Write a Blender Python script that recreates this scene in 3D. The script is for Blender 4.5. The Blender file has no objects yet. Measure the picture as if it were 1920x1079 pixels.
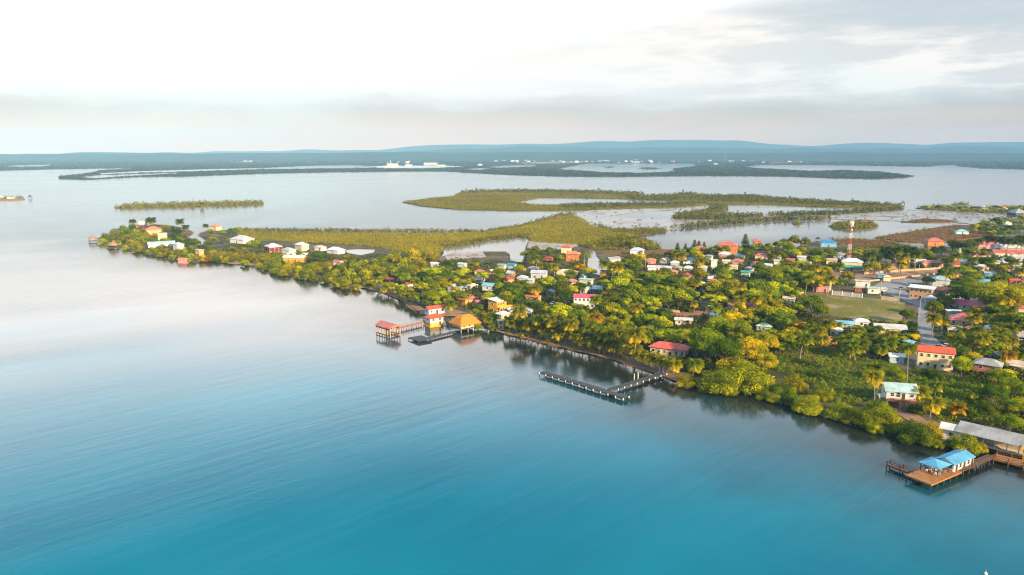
import bpy, math, random
import numpy as np
from mathutils import Vector, Matrix
random.seed(11)
rng = np.random.default_rng(11)
SC = bpy.context.scene
COL = SC.collection
# ------------------------------------------------------------------ camera
PITCH = math.radians(10.6); CAMZ = 80.0; F = 1371.0
cam = bpy.data.cameras.new('camera'); camo = bpy.data.objects.new('camera', cam); COL.objects.link(camo)
cam.sensor_width = 36; cam.lens = 36 * F / 1920; cam.clip_start = 1; cam.clip_end = 60000
camo.location = (0, 0, CAMZ); camo.rotation_euler = (math.pi/2 - PITCH, 0, 0)
SC.camera = camo
CP, SP = math.cos(PITCH), math.sin(PITCH)

def ray(px, py):
    x = (px - 960) / F; y = (539.5 - py) / F
    return Vector((x, CP + y*SP, -SP + y*CP))
def G(px, py, z=0.0):                       # a point of the photograph -> the place it shows at height z
    d = ray(px, py); t = (z - CAMZ) / d.z
    if t < 0 or t > 13000: t = 13000
    return Vector((d.x*t, d.y*t, z))
def P(p):                                   # place -> point of the photograph, depth
    x, y, z = p[0], p[1], p[2] - CAMZ
    dep = y*CP - z*SP; up = y*SP + z*CP
    return 960 + F*x/dep, 539.5 - F*up/dep, dep
def Gn(pts, z=0.0):
    pts = np.asarray(pts, float)
    x = (pts[:, 0]-960)/F; y = (539.5-pts[:, 1])/F
    dz = -SP + y*CP; dy = CP + y*SP
    t = (z-CAMZ)/np.minimum(dz, -1e-4); t = np.minimum(t, 12800)
    return np.stack([x*t, dy*t, np.full(len(pts), z)], 1), t
def inpoly(pts, poly):
    x, y = pts[:, 0], pts[:, 1]; r = np.zeros(len(pts), bool); n = len(poly)
    for i in range(n):
        x1, y1 = poly[i]; x2, y2 = poly[(i+1) % n]
        if y1 == y2: continue
        c = ((y1 > y) != (y2 > y)) & (x < (x2-x1)*(y-y1)/(y2-y1)+x1); r ^= c
    return r
def L(c):                                   # sRGB 0-255 -> linear
    return tuple(((v/255)/12.92 if v/255 <= .04045 else ((v/255+.055)/1.055)**2.4) for v in c) + (1,)

# ------------------------------------------------------------------ materials
MATS = {}
def nodes(name):
    m = bpy.data.materials.new(name); m.use_nodes = True
    nt = m.node_tree; b = nt.nodes['Principled BSDF']
    return m, nt, b
def N(nt, t, **kw):
    n = nt.nodes.new(t)
    for k, v in kw.items(): setattr(n, k, v)
    return n
def mixc(nt, a, b, f, mode='MIX'):
    n = N(nt, 'ShaderNodeMix', data_type='RGBA', blend_type=mode)
    for i, v in ((0, f), (6, a), (7, b)):
        if hasattr(v, 'is_output'): nt.links.new(v, n.inputs[i])
        else: n.inputs[i].default_value = v
    return n.outputs[2]
def noise(nt, vec, scale, detail=4, rough=.55):
    n = N(nt, 'ShaderNodeTexNoise'); n.inputs['Scale'].default_value = scale; n.inputs['Detail'].default_value = detail
    n.inputs['Roughness'].default_value = rough
    if vec is not None: nt.links.new(vec, n.inputs['Vector'])
    return n.outputs['Fac']
def ramp(nt, fac, stops, interp='LINEAR'):
    r = N(nt, 'ShaderNodeValToRGB'); r.color_ramp.interpolation = interp
    e = r.color_ramp.elements
    while len(e) < len(stops): e.new(.5)
    for i, (p, c) in enumerate(stops):
        e[i].position = p; e[i].color = c if len(c) == 4 else (*c, 1)
    nt.links.new(fac, r.inputs['Fac']); return r.outputs['Color']
def rampf(nt, fac, stops):
    return ramp(nt, fac, [(p, (v, v, v, 1)) for p, v in stops])
def objco(nt): return N(nt, 'ShaderNodeTexCoord').outputs['Object']
def geopos(nt): return N(nt, 'ShaderNodeNewGeometry').outputs['Position']
def mapping(nt, vec, scale=(1, 1, 1), rot=(0, 0, 0)):
    if any(rot):
        m = N(nt, 'ShaderNodeMapping'); m.inputs['Rotation'].default_value = rot; nt.links.new(vec, m.inputs['Vector']); vec = m.outputs['Vector']; rot = (0, 0, 0)
    m = N(nt, 'ShaderNodeMapping'); m.inputs['Scale'].default_value = scale; m.inputs['Rotation'].default_value = rot
    nt.links.new(vec, m.inputs['Vector']); return m.outputs['Vector']

def plain(name, c, rough=.8, var=.25, scale=.6, metal=0):
    k = ('plain', name)
    if k in MATS: return MATS[k]
    m, nt, b = nodes(name); c = tuple(c)[:3]
    f = noise(nt, geopos(nt), scale, 5)
    f = rampf(nt, f, [(.3, 0), (.7, 1)])
    nt.links.new(mixc(nt, tuple(v*(1-var) for v in c)+(1,), tuple(min(1, v*(1+var*.6)) for v in c)+(1,), f), b.inputs['Base Color'])
    b.inputs['Roughness'].default_value = rough; b.inputs['Metallic'].default_value = metal
    MATS[k] = m; return m
def roofmat(rgb):
    k = ('roof', tuple(rgb))
    if k in MATS: return MATS[k]
    m, nt, b = nodes('roof_sheet'); c = L(rgb)
    o = objco(nt)
    w = N(nt, 'ShaderNodeTexWave'); w.wave_type = 'BANDS'; w.bands_direction = 'X'; w.inputs['Scale'].default_value = 1.1
    nt.links.new(o, w.inputs['Vector'])
    f = rampf(nt, noise(nt, geopos(nt), .35, 6, .65), [(.36, 0), (.64, 1)])
    col = mixc(nt, tuple(v*.62 for v in c[:3])+(1,), tuple(min(1, v*1.1) for v in c[:3])+(1,), f)
    st = rampf(nt, noise(nt, mapping(nt, o, (2.2, .25, .5)), 1.0, 3), [(.47, 0), (.72, .75)])
    col = mixc(nt, col, (c[0]*.55+.03, c[1]*.5+.02, c[2]*.5+.015, 1), st)
    col = mixc(nt, col, (c[0]*.78, c[1]*.78, c[2]*.78, 1), rampf(nt, w.outputs['Fac'], [(.75, 0), (.95, .6)]))
    nt.links.new(col, b.inputs['Base Color']); b.inputs['Roughness'].default_value = .55
    MATS[k] = m; return m
def wallmat(rgb):
    k = ('wall', tuple(rgb))
    if k in MATS: return MATS[k]
    m, nt, b = nodes('painted_wall'); c = L(rgb)
    o = geopos(nt)
    f = rampf(nt, noise(nt, mapping(nt, o, (.9, .9, .25)), .9, 6, .6), [(.35, 0), (.7, 1)])
    nt.links.new(mixc(nt, tuple(v*.74 for v in c[:3])+(1,), c, f), b.inputs['Base Color']); b.inputs['Roughness'].default_value = .8
    MATS[k] = m; return m
def leafmat(name, green, gold, use_obj=True, trans=.16, noise_scale=0, gold_lo=.55):
    m, nt, b = nodes(name)
    at = N(nt, 'ShaderNodeAttribute', attribute_name='tint')
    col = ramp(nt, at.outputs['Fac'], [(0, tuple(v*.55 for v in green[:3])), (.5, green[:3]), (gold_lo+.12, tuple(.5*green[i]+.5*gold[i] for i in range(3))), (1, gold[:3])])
    if noise_scale:
        f = rampf(nt, noise(nt, geopos(nt), noise_scale, 3), [(.35, .0), (.65, 1)])
        col = mixc(nt, col, mixc(nt, col, gold[:3]+(1,), .55), f)
    if use_obj:
        oi = N(nt, 'ShaderNodeObjectInfo')
        col = mixc(nt, col, oi.outputs['Color'], 1.0, 'MULTIPLY')
    nt.links.new(col, b.inputs['Base Color']); b.inputs['Roughness'].default_value = .7
    b.inputs['Specular IOR Level'].default_value = .05
    tr = N(nt, 'ShaderNodeBsdfTranslucent'); nt.links.new(col, tr.inputs['Color'])
    mx = N(nt, 'ShaderNodeMixShader'); mx.inputs[0].default_value = trans
    nt.links.new(b.outputs[0], mx.inputs[1]); nt.links.new(tr.outputs[0], mx.inputs[2])
    nt.links.new(mx.outputs[0], nt.nodes['Material Output'].inputs['Surface'])
    return m

# ------------------------------------------------------------------ mesh helpers
def link(name, me, parent=None, mats=None):
    o = bpy.data.objects.new(name, me); COL.objects.link(o)
    if parent is not None: o.parent = parent
    if mats:
        for m in (mats if isinstance(mats, (list, tuple)) else [mats]): me.materials.append(m)
    return o
def tag(o, label=None, cat=None, group=None, kind=None):
    if label: o['label'] = label
    if cat: o['category'] = cat
    if group: o['group'] = group
    if kind: o['kind'] = kind
    return o
LANDMARKS = []            # (x px, y px, short phrase)
def thing(name, loc=(0, 0, 0), rot=0, label=None, cat=None, group=None):
    o = bpy.data.objects.new(name, None); o.empty_display_size = .3; COL.objects.link(o)
    o.location = loc; o.rotation_euler = (0, 0, rot)
    return tag(o, label, cat, group)
class MB:
    def __init__(s): s.v = []; s.f = []; s.m = []
    def add(s, vs, fs, mi=0):
        n = len(s.v); s.v += [tuple(v) for v in vs]
        for f in fs: s.f.append(tuple(i+n for i in f)); s.m.append(mi)
        return s
    def box(s, x0, x1, y0, y1, z0, z1, mi=0, M=None):
        vs = [Vector((x, y, z)) for z in (z0, z1) for x, y in ((x0, y0), (x1, y0), (x1, y1), (x0, y1))]
        if M: vs = [M @ v for v in vs]
        return s.add(vs, [(3, 2, 1, 0), (4, 5, 6, 7), (0, 1, 5, 4), (1, 2, 6, 5), (2, 3, 7, 6), (3, 0, 4, 7)], mi)
    def cyl(s, a, b, r0, r1=None, n=8, mi=0, caps=True):
        a = Vector(a); b = Vector(b); r1 = r0 if r1 is None else r1
        d = (b-a).normalized(); u = d.orthogonal().normalized(); w = d.cross(u)
        vs = []
        for p, r in ((a, r0), (b, r1)):
            for i in range(n):
                t = 2*math.pi*i/n; vs.append(p + u*(r*math.cos(t)) + w*(r*math.sin(t)))
        fs = [(i, (i+1) % n, n+(i+1) % n, n+i) for i in range(n)]
        if caps: fs += [tuple(range(n-1, -1, -1)), tuple(range(n, 2*n))]
        return s.add(vs, fs, mi)
    def bar(s, a, b, w, h, mi=0):           # rectangular bar between two points
        a = Vector(a); b = Vector(b); d = (b-a).normalized()
        u = d.cross(Vector((0, 0, 1)));
        u = u.normalized() if u.length > 1e-4 else Vector((1, 0, 0)); w2 = u.cross(d)
        vs = []
        for p in (a, b):
            for i, j in ((-1, -1), (1, -1), (1, 1), (-1, 1)): vs.append(p + u*(i*w/2) + w2*(j*h/2))
        return s.add(vs, [(3, 2, 1, 0), (4, 5, 6, 7), (0, 1, 5, 4), (1, 2, 6, 5), (2, 3, 7, 6), (3, 0, 4, 7)], mi)
    def ball(s, c, r, n=8, mi=0, sz=1):
        vs = []; fs = []; c = Vector(c)
        for i in range(n//2+1):
            a = math.pi*i/(n//2)
            for j in range(n):
                t = 2*math.pi*j/n; vs.append(c + Vector((r*math.sin(a)*math.cos(t), r*math.sin(a)*math.sin(t), r*sz*math.cos(a))))
        for i in range(n//2):
            for j in range(n): fs.append((i*n+j, (i+1)*n+j, (i+1)*n+(j+1) % n, i*n+(j+1) % n))
        return s.add(vs, fs, mi)
    def prism(s, prof, x0, x1, mi=0):       # profile in (y, z) extruded along x
        n = len(prof); vs = [(x0, y, z) for y, z in prof] + [(x1, y, z) for y, z in prof]
        fs = [tuple(range(n-1, -1, -1)), tuple(range(n, 2*n))] + [(i, (i+1) % n, n+(i+1) % n, n+i) for i in range(n)]
        return s.add(vs, fs, mi)
    def mesh(s, name, mats):
        me = bpy.data.meshes.new(name); me.from_pydata(s.v, [], s.f)
        for m in (mats if isinstance(mats, (list, tuple)) else [mats]): me.materials.append(m)
        me.polygons.foreach_set('material_index', s.m); me.update(); return me
    def build(s, name, mats, parent=None): return link(name, s.mesh(name, mats), parent)

def quads_mesh(name, V, tint, mat):         # V: (n,4,3)
    n = len(V); me = bpy.data.meshes.new(name)
    me.vertices.add(4*n); me.vertices.foreach_set('co', np.ascontiguousarray(V, np.float32).ravel())
    me.loops.add(4*n); me.loops.foreach_set('vertex_index', np.arange(4*n, dtype=np.int32))
    me.polygons.add(n); me.polygons.foreach_set('loop_start', np.arange(0, 4*n, 4, dtype=np.int32))
    a = me.attributes.new('tint', 'FLOAT', 'POINT'); a.data.foreach_set('value', np.repeat(tint, 4).astype(np.float32))
    me.materials.append(mat); me.update(calc_edges=True); return me
def leafquads(C, Nn, S, r=rng, aspect=1.0):
    n = len(C); Nn = Nn/np.maximum(np.linalg.norm(Nn, axis=1, keepdims=True), 1e-6)
    a = r.normal(size=(n, 3)); u = np.cross(Nn, a); u /= np.maximum(np.linalg.norm(u, axis=1, keepdims=True), 1e-6)
    w = np.cross(Nn, u); S = np.asarray(S)[:, None]
    u = u*S*.5; w = w*S*.5*aspect
    k = r.uniform(.6, 1.1, (n, 4, 1))
    return np.stack([C-u*k[:, 0], C-w*k[:, 1], C+u*k[:, 2], C+w*k[:, 3]], 1)

def region(name, polys, z, mat, depth=1.6, kind='structure', px=True):     # flat sheet with holes (even-odd) and real edges
    cu = bpy.data.curves.new(name, 'CURVE'); cu.dimensions = '2D'; cu.fill_mode = 'BOTH'; cu.extrude = depth/2
    for poly in polys:
        pts = [G(x, y, z) for x, y in poly] if px else [Vector((*p, z)) for p in poly]
        sp = cu.splines.new('POLY'); sp.points.add(len(pts)-1); sp.use_cyclic_u = True
        for q, p in zip(sp.points, pts): q.co = (p.x, p.y, 0, 1)
    t = bpy.data.objects.new(name+'_outline', cu); COL.objects.link(t)
    dg = bpy.context.evaluated_depsgraph_get()
    me = bpy.data.meshes.new_from_object(t.evaluated_get(dg)); COL.objects.unlink(t); bpy.data.objects.remove(t)
    me.materials.clear(); me.materials.append(mat); me.name = name
    o = bpy.data.objects.new(name, me); COL.objects.link(o); o.location.z = z - depth/2
    tag(o, kind=kind); return o
def rough_line(poly, step=7, amp=1.6, seed=0):      # break long traced edges into an uneven natural shoreline
    r = random.Random(seed); out = []
    for i in range(len(poly)):
        a = poly[i]; b = poly[(i+1) % len(poly)]; d = math.hypot(b[0]-a[0], b[1]-a[1]); n = max(1, int(d/step))
        for k in range(n):
            t = k/n; dep = (a[1]*(1-t)+b[1]*t) - 283; q = min(1, max(.08, dep/250))
            out.append((a[0]*(1-t)+b[0]*t + (r.uniform(-amp, amp) if k else 0), a[1]*(1-t)+b[1]*t + (r.uniform(-amp, amp)*.6*q if k else 0)))
    return out
# ------------------------------------------------------------------ light, sky, haze
SUN_EL, SUN_AZ = math.radians(21), math.radians(143)       # azimuth clockwise from the view direction (+Y): behind, to the right
sl = bpy.data.lights.new('sun', 'SUN'); sl.energy = 5.0; sl.angle = math.radians(.6); sl.color = (1, .77, .46)
so = bpy.data.objects.new('sun', sl); COL.objects.link(so)
sdir = Vector((math.sin(SUN_AZ)*math.cos(SUN_EL), math.cos(SUN_AZ)*math.cos(SUN_EL), math.sin(SUN_EL)))
so.rotation_euler = sdir.to_track_quat('Z', 'Y').to_euler(); so.location = (300, -200, 300)
W = bpy.data.worlds.new('World'); SC.world = W; W.use_nodes = True
nt = W.node_tree; bg = nt.nodes['Background']; bg.inputs['Strength'].default_value = .1
sky = N(nt, 'ShaderNodeTexSky'); sky.sky_type = 'NISHITA'; sky.sun_disc = False
sky.sun_elevation = SUN_EL; sky.sun_rotation = SUN_AZ; sky.altitude = 80
dirv = N(nt, 'ShaderNodeTexCoord').outputs['Generated']
sep = N(nt, 'ShaderNodeSeparateXYZ'); nt.links.new(dirv, sep.inputs[0])
def mth(op, a, b=0.0, c=None):
    n = N(nt, 'ShaderNodeMath', operation=op)
    for i, v in enumerate((a, b) if c is None else (a, b, c)):
        if hasattr(v, 'is_output'): nt.links.new(v, n.inputs[i])
        else: n.inputs[i].default_value = v
    return n.outputs[0]
el = sep.outputs['Z']
# cloud layer: brightness by elevation (x10 because the background strength is 0.1)
K = 1.0
cl = ramp(nt, el, [(0.0, (.70, .70, .69)), (.05, (.82, .83, .83)), (.10, (.97, .98, .98)), (.19, (1, 1, 1)), (.45, (.42, .52, .62)), (.8, (.25, .34, .46))])
bright = ramp(nt, el, [(0.0, (.60,)*3), (.035, (.66,)*3), (.06, (.72,)*3), (.15, (1,)*3)])
gain = N(nt, 'ShaderNodeMapRange'); gain.inputs['From Min'].default_value = .06; gain.inputs['From Max'].default_value = .2
gain.inputs['To Min'].default_value = 1.0; gain.inputs['To Max'].default_value = 1.9; nt.links.new(el, gain.inputs['Value'])
# a low bank with an uneven top edge, then brightness above it
n1 = noise(nt, mapping(nt, dirv, (7, 7, 34)), 1.0, 6, .6)
n2 = noise(nt, mapping(nt, dirv, (4.5, 4.5, 30)), 1.3, 8, .62)
edge = mth('ADD', el, mth('MULTIPLY', mth('SUBTRACT', n1, .5), .05))
bank = N(nt, 'ShaderNodeMapRange', interpolation_type='SMOOTHSTEP'); nt.links.new(edge, bank.inputs['Value'])
bank.inputs['From Min'].default_value = .050; bank.inputs['From Max'].default_value = .080
# darker streaked cloud towards the right of the view
azm = N(nt, 'ShaderNodeMapRange', interpolation_type='SMOOTHSTEP'); nt.links.new(sep.outputs['X'], azm.inputs['Value'])
azm.inputs['From Min'].default_value = -.18; azm.inputs['From Max'].default_value = .5
streak = N(nt, 'ShaderNodeMapRange', interpolation_type='SMOOTHSTEP'); nt.links.new(n2, streak.inputs['Value'])
streak.inputs['From Min'].default_value = .40; streak.inputs['From Max'].default_value = .56
hi = N(nt, 'ShaderNodeMapRange', interpolation_type='SMOOTHSTEP')
nt.links.new(mth('ADD', mth('ADD', el, mth('MULTIPLY', sep.outputs['X'], .10)), mth('MULTIPLY', mth('SUBTRACT', n1, .5), .07)), hi.inputs['Value'])
hi.inputs['From Min'].default_value = .165; hi.inputs['From Max'].default_value = .20
low = ramp(nt, el, [(0.0, (.62, .30, .10)), (.027, (.56, .295, .115)), (.05, (.385, .315, .24)), (.075, (.405, .385, .36)), (.1, (.56, .50, .45))])
low = mixc(nt, low, mixc(nt, low, (1.15, 1.05, 1.03, 1), 1.0, 'MULTIPLY'), mth('SUBTRACT', 1.0, azm.outputs[0]))
low = mixc(nt, low, mixc(nt, low, (.86, .87, .89, 1), 1.0, 'MULTIPLY'), mth('MULTIPLY', rampf(nt, n2, [(.4, 0), (.62, 1)]), mth('MULTIPLY_ADD', azm.outputs[0], .75, .25)))
white = mixc(nt, (.56, .51, .465, 1), (.62, .57, .52, 1), n2)
up = mixc(nt, white, (.425, .40, .38, 1), mth('MULTIPLY', azm.outputs[0], mth('MULTIPLY', streak.outputs[0], .95)))
up = mixc(nt, up, (.31, .34, .36, 1), mth('MULTIPLY', mth('MULTIPLY', hi.outputs[0], azm.outputs[0]), .85))
cloud = mixc(nt, low, up, bank.outputs[0])
lift = N(nt, 'ShaderNodeMapRange', interpolation_type='SMOOTHSTEP'); nt.links.new(mth('SUBTRACT', el, mth('MULTIPLY', azm.outputs[0], .06)), lift.inputs['Value'])
lift.inputs['From Min'].default_value = .11; lift.inputs['From Max'].default_value = .19
high = ramp(nt, el, [(0.0, (1.55, 1.34, 1.22)), (.25, (1.5, 1.34, 1.26)), (.36, (.66, .96, 1.2)), (.46, (.0, .40, .66)), (1, (.28, .42, .6))])
cloud = mixc(nt, cloud, high, mth('MULTIPLY', lift.outputs[0], mth('SUBTRACT', 1.0, mth('MULTIPLY', azm.outputs[0], .35))))
fwd = N(nt, 'ShaderNodeMapRange', interpolation_type='SMOOTHSTEP'); nt.links.new(sep.outputs['Y'], fwd.inputs['Value']); fwd.inputs['From Min'].default_value = -.35; fwd.inputs['From Max'].default_value = .45
cloud = mixc(nt, (.22, .30, .42, 1), cloud, fwd.outputs[0])
sc10 = mixc(nt, cloud, (10, 10, 10, 1), 1.0, 'MULTIPLY')
gap = rampf(nt, noise(nt, mapping(nt, dirv, (2, 2, 5)), 1.5, 5), [(.5, 0), (.75, .35)])
fin = mixc(nt, sc10, sky.outputs[0], gap)
nt.links.new(fin, bg.inputs['Color'])
SC.view_settings.view_transform = 'Standard'; SC.view_settings.look = 'None'
SC.view_settings.exposure = 0.95; SC.view_settings.gamma = 1
SC.cycles.use_denoising = True
try: SC.cycles.denoiser = 'OPENIMAGEDENOISE'
except Exception: pass
SC.cycles.filter_width = 1.15; SC.cycles.use_adaptive_sampling = False; SC.cycles.sample_clamp_indirect = 3.0
SC.cycles.max_bounces = 6; SC.cycles.diffuse_bounces = 2; SC.cycles.glossy_bounces = 3; SC.cycles.transmission_bounces = 2
SC.cycles.volume_bounces = 2; SC.cycles.transparent_max_bounces = 4
SC.cycles.caustics_reflective = False; SC.cycles.caustics_refractive = False

hz = MB(); hz.box(-12000, 12000, -900, 13800, -4, 450)
hm = bpy.data.materials.new('haze'); hm.use_nodes = True; hn = hm.node_tree
hn.nodes.remove(hn.nodes['Principled BSDF'])
pv = hn.nodes.new('ShaderNodeVolumePrincipled'); pv.inputs['Color'].default_value = (.33, .65, 1.0, 1)
pv.inputs['Density'].default_value = 7.0e-5; pv.inputs['Anisotropy'].default_value = -0.3
hn.links.new(pv.outputs[0], hn.nodes['Material Output'].inputs['Volume'])
hz_o = hz.build('haze', hm); tag(hz_o, 'pale blue haze hanging over the lagoon and the far coast', kind='stuff')

# ------------------------------------------------------------------ water
m, nt, b = nodes('lagoon_water'); pos = geopos(nt)
f1 = rampf(nt, noise(nt, mapping(nt, pos, (.005, .012, 1), (0, 0, -.6)), 1.0, 4), [(.35, 0), (.68, 1)])
col = mixc(nt, (.0, .095, .155, 1), (.004, .190, .255, 1), f1)
sky_sheen = N(nt, 'ShaderNodeMapRange', interpolation_type='SMOOTHSTEP'); spz = N(nt, 'ShaderNodeSeparateXYZ'); nt.links.new(pos, spz.inputs[0]); sadd = N(nt, 'ShaderNodeMath', operation='MULTIPLY_ADD'); nt.links.new(f1, sadd.inputs[0]); sadd.inputs[1].default_value = -70; nt.links.new(spz.outputs['Y'], sadd.inputs[2]); nt.links.new(sadd.outputs[0], sky_sheen.inputs['Value'])
sky_sheen.inputs['From Min'].default_value = 160; sky_sheen.inputs['From Max'].default_value = 460
col = mixc(nt, col, (.23, .205, .185, 1), sky_sheen.outputs[0])  # pale sky sheen painted into the far water's colour, growing with distance
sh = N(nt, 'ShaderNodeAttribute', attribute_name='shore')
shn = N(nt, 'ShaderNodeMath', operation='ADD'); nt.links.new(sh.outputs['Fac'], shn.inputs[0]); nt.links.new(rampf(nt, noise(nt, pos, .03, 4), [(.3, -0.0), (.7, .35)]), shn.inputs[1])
col = mixc(nt, (.016, .022, .016, 1), col, rampf(nt, shn.outputs[0], [(.35, 0), (1.0, 1)]))  # murk and dark tree reflections painted into the near-shore colour
nt.links.new(col, b.inputs['Base Color'])
nt.links.new(rampf(nt, noise(nt, mapping(nt, pos, (.004, .016, 1), (0, 0, -.62)), 1.0, 5), [(.35, .02), (.65, .11)]), b.inputs['Roughness']); b.inputs['IOR'].default_value = 1.36
wav1 = noise(nt, mapping(nt, pos, (.4, 1.1, 1), (0, 0, -.72)), 1.0, 6, .72)
wav2 = noise(nt, mapping(nt, pos, (.035, .24, 1), (0, 0, -.75)), 1.0, 2, .5)
wav3 = noise(nt, mapping(nt, pos, (.003, .014, 1), (0, 0, -.6)), 1.0, 3, .5)
calm = rampf(nt, wav3, [(.38, .25), (.6, 1.0)])
hsum = N(nt, 'ShaderNodeMath', operation='MULTIPLY_ADD'); nt.links.new(wav2, hsum.inputs[0]); hsum.inputs[1].default_value = 1.6
nt.links.new(wav1, hsum.inputs[2])
bm = N(nt, 'ShaderNodeBump'); bm.inputs['Distance'].default_value = .05; nt.links.new(calm, bm.inputs['Strength'])
nt.links.new(hsum.outputs[0], bm.inputs['Height']); nt.links.new(bm.outputs[0], b.inputs['Normal'])
WATER = m
# ------------------------------------------------------------------ ground materials
def groundmat(name, cols, scale=.05, rough=.95, detail=6, fine=.6):
    m, nt, b = nodes(name); pos = geopos(nt)
    f = noise(nt, pos, scale, detail, .62); g = noise(nt, pos, fine, 4, .6)
    n = len(cols); c = ramp(nt, f, [(.3+.4*i/(n-1), cols[i]) for i in range(n)])
    c = mixc(nt, c, mixc(nt, c, (0.5, .5, .5, 1), 1.0, 'MULTIPLY'), rampf(nt, g, [(.45, 0), (.75, .8)]))
    nt.links.new(c, b.inputs['Base Color']); b.inputs['Roughness'].default_value = rough
    b.inputs['Specular IOR Level'].default_value = .15
    return m
M_ground = groundmat('town_ground', [(.035, .045, .008), (.07, .07, .015), (.17, .115, .07), (.24, .16, .11)], .045)
M_marsh = groundmat('marsh_ground', [(.07, .075, .008), (.12, .115, .010), (.16, .13, .02)], .02)
M_mud = groundmat('mudflat', [(.16, .10, .06), (.24, .20, .17), (.30, .28, .265), (.22, .17, .13), (.15, .095, .05)], .012, .22)
M_sand = groundmat('beach_sand', [(.26, .125, .055), (.36, .20, .11), (.40, .25, .16)], .15)
M_dirt = groundmat('bare_dirt', [(.24, .13, .085), (.33, .20, .14), (.38, .25, .185)], .08)
M_red = groundmat('red_earth', [(.30, .11, .05), (.38, .17, .09), (.30, .17, .11)], .1)
M_road = groundmat('worn_asphalt', [(.22, .20, .205), (.30, .27, .27), (.36, .32, .31)], .12)
M_field = groundmat('dry_grass_field', [(.09, .12, .006), (.16, .15, .02), (.20, .17, .03), (.36, .25, .15), (.50, .36, .28)], .04)
M_brown = groundmat('brown_marsh', [(.16, .075, .02), (.21, .11, .03), (.14, .10, .025)], .03)
M_far = groundmat('far_forest_ground', [(.022, .032, .02), (.04, .05, .028), (.07, .065, .04)], .0022, .95, 8, .012)
M_gravel = groundmat('waste_ground', [(.26, .20, .15), (.44, .36, .31), (.52, .45, .41)], .09)
LZ = .4
# ------------------------------------------------------------------ land masses (traced shorelines, photo pixels)
PEN = [(2010, 905), (1960, 872), (1920, 858), (1860, 842), (1800, 834), (1760, 830), (1725, 826), (1690, 798), (1650, 798), (1610, 790), (1575, 764), (1540, 758),
 (1500, 756), (1465, 744), (1440, 728), (1400, 722), (1350, 717), (1312, 712), (1285, 710), (1262, 712), (1235, 700), (1200, 689), (1150, 673), (1100, 661), (1050, 649), (1000, 637),
 (955, 627), (930, 620), (905, 613), (878, 600), (850, 592), (820, 592), (797, 588), (780, 580), (762, 566), (740, 557), (718, 548), (690, 540), (672, 538), (650, 536), (600, 521), (560, 516),
 (530, 508), (500, 502), (470, 497), (440, 495), (400, 490), (370, 491), (335, 488), (318, 480), (300, 476), (270, 472), (250, 467), (230, 464), (205, 461), (190, 454), (186, 447),
 (200, 440), (225, 431), (250, 425), (290, 421), (325, 424), (350, 430), (362, 436), (356, 441), (345, 448), (352, 455), (372, 461), (392, 458), (384, 449), (374, 442), (376, 437), (395, 433), (440, 432),
 (480, 434), (560, 435), (640, 436), (720, 437), (780, 438), (850, 437), (910, 434), (970, 424), (1010, 415), (1045, 404), (1075, 399), (1090, 408), (1110, 424), (1150, 432), (1185, 436),
 (1215, 434), (1245, 430), (1250, 434), (1215, 440), (1188, 442), (1205, 450), (1235, 462), (1242, 471), (1270, 474), (1300, 471), (1345, 469), (1400, 466), (1450, 461), (1475, 457), (1520, 455), (1570, 451),
 (1600, 448), (1650, 450), (1688, 457), (1720, 466), (1740, 468), (1768, 464), (1800, 461), (1850, 450), (1880, 443), (1960, 436), (2100, 470), (2200, 600), (2200, 905)]
LAG1 = [(829, 466), (850, 462), (871, 460), (915, 452), (973, 445), (990, 446), (992, 450), (986, 462), (983, 480), (980, 492), (968, 491), (957, 488), (956, 477), (948, 472), (910, 472), (847, 476), (826, 482), (832, 474)]
CANAL = [(1101, 474), (1115, 467), (1119, 480), (1129, 491), (1125, 516), (1112, 513), (1099, 503), (1103, 488)]
POND = [(646, 468), (672, 466), (705, 467), (700, 474), (676, 479), (652, 475)]
gx = np.concatenate([np.linspace(-11800, -420, 12)[:-1], np.linspace(-420, 420, 190), np.linspace(420, 11800, 12)[1:]])
gy = np.concatenate([np.linspace(-800, 60, 4)[:-1], np.linspace(60, 720, 160), np.linspace(720, 13600, 14)[1:]])
XX, YY = np.meshgrid(gx, gy); wp = np.stack([XX.ravel(), YY.ravel()], 1)
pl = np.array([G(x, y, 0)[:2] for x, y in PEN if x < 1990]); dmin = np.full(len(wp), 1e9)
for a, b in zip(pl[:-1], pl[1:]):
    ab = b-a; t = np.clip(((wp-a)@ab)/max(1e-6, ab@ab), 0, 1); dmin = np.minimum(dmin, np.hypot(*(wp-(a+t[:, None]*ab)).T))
nxg, nyg = len(gx), len(gy)
fq = [(j*nxg+i, j*nxg+i+1, (j+1)*nxg+i+1, (j+1)*nxg+i) for j in range(nyg-1) for i in range(nxg-1)]
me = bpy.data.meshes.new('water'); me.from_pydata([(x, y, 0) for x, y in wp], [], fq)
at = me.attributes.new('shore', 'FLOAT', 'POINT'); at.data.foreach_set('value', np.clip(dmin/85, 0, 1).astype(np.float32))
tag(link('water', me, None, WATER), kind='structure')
region('ground', [rough_line(PEN, 8, 1.5, 1), LAG1, CANAL, POND], LZ, M_ground)
pn = rough_line(PEN[:PEN.index((1880, 443))], 9, 1.0, 61); wpn = [G(x, y, 0) for x, y in pn]; rs = random.Random(62); lip = []
sgn = 1 if sum(a.x*b.y-b.x*a.y for a, b in zip(wpn, wpn[1:]+wpn[:1])) > 0 else -1
for a, b, c in zip(wpn[-1:]+wpn[:-1], wpn, wpn[1:]+wpn[:1]):
    tv = (c-a); tv = tv/max(1e-6, tv.length); lip.append((b.x + sgn*tv.y*rs.uniform(.6, 2.8), b.y - sgn*tv.x*rs.uniform(.6, 2.8)))
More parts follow.
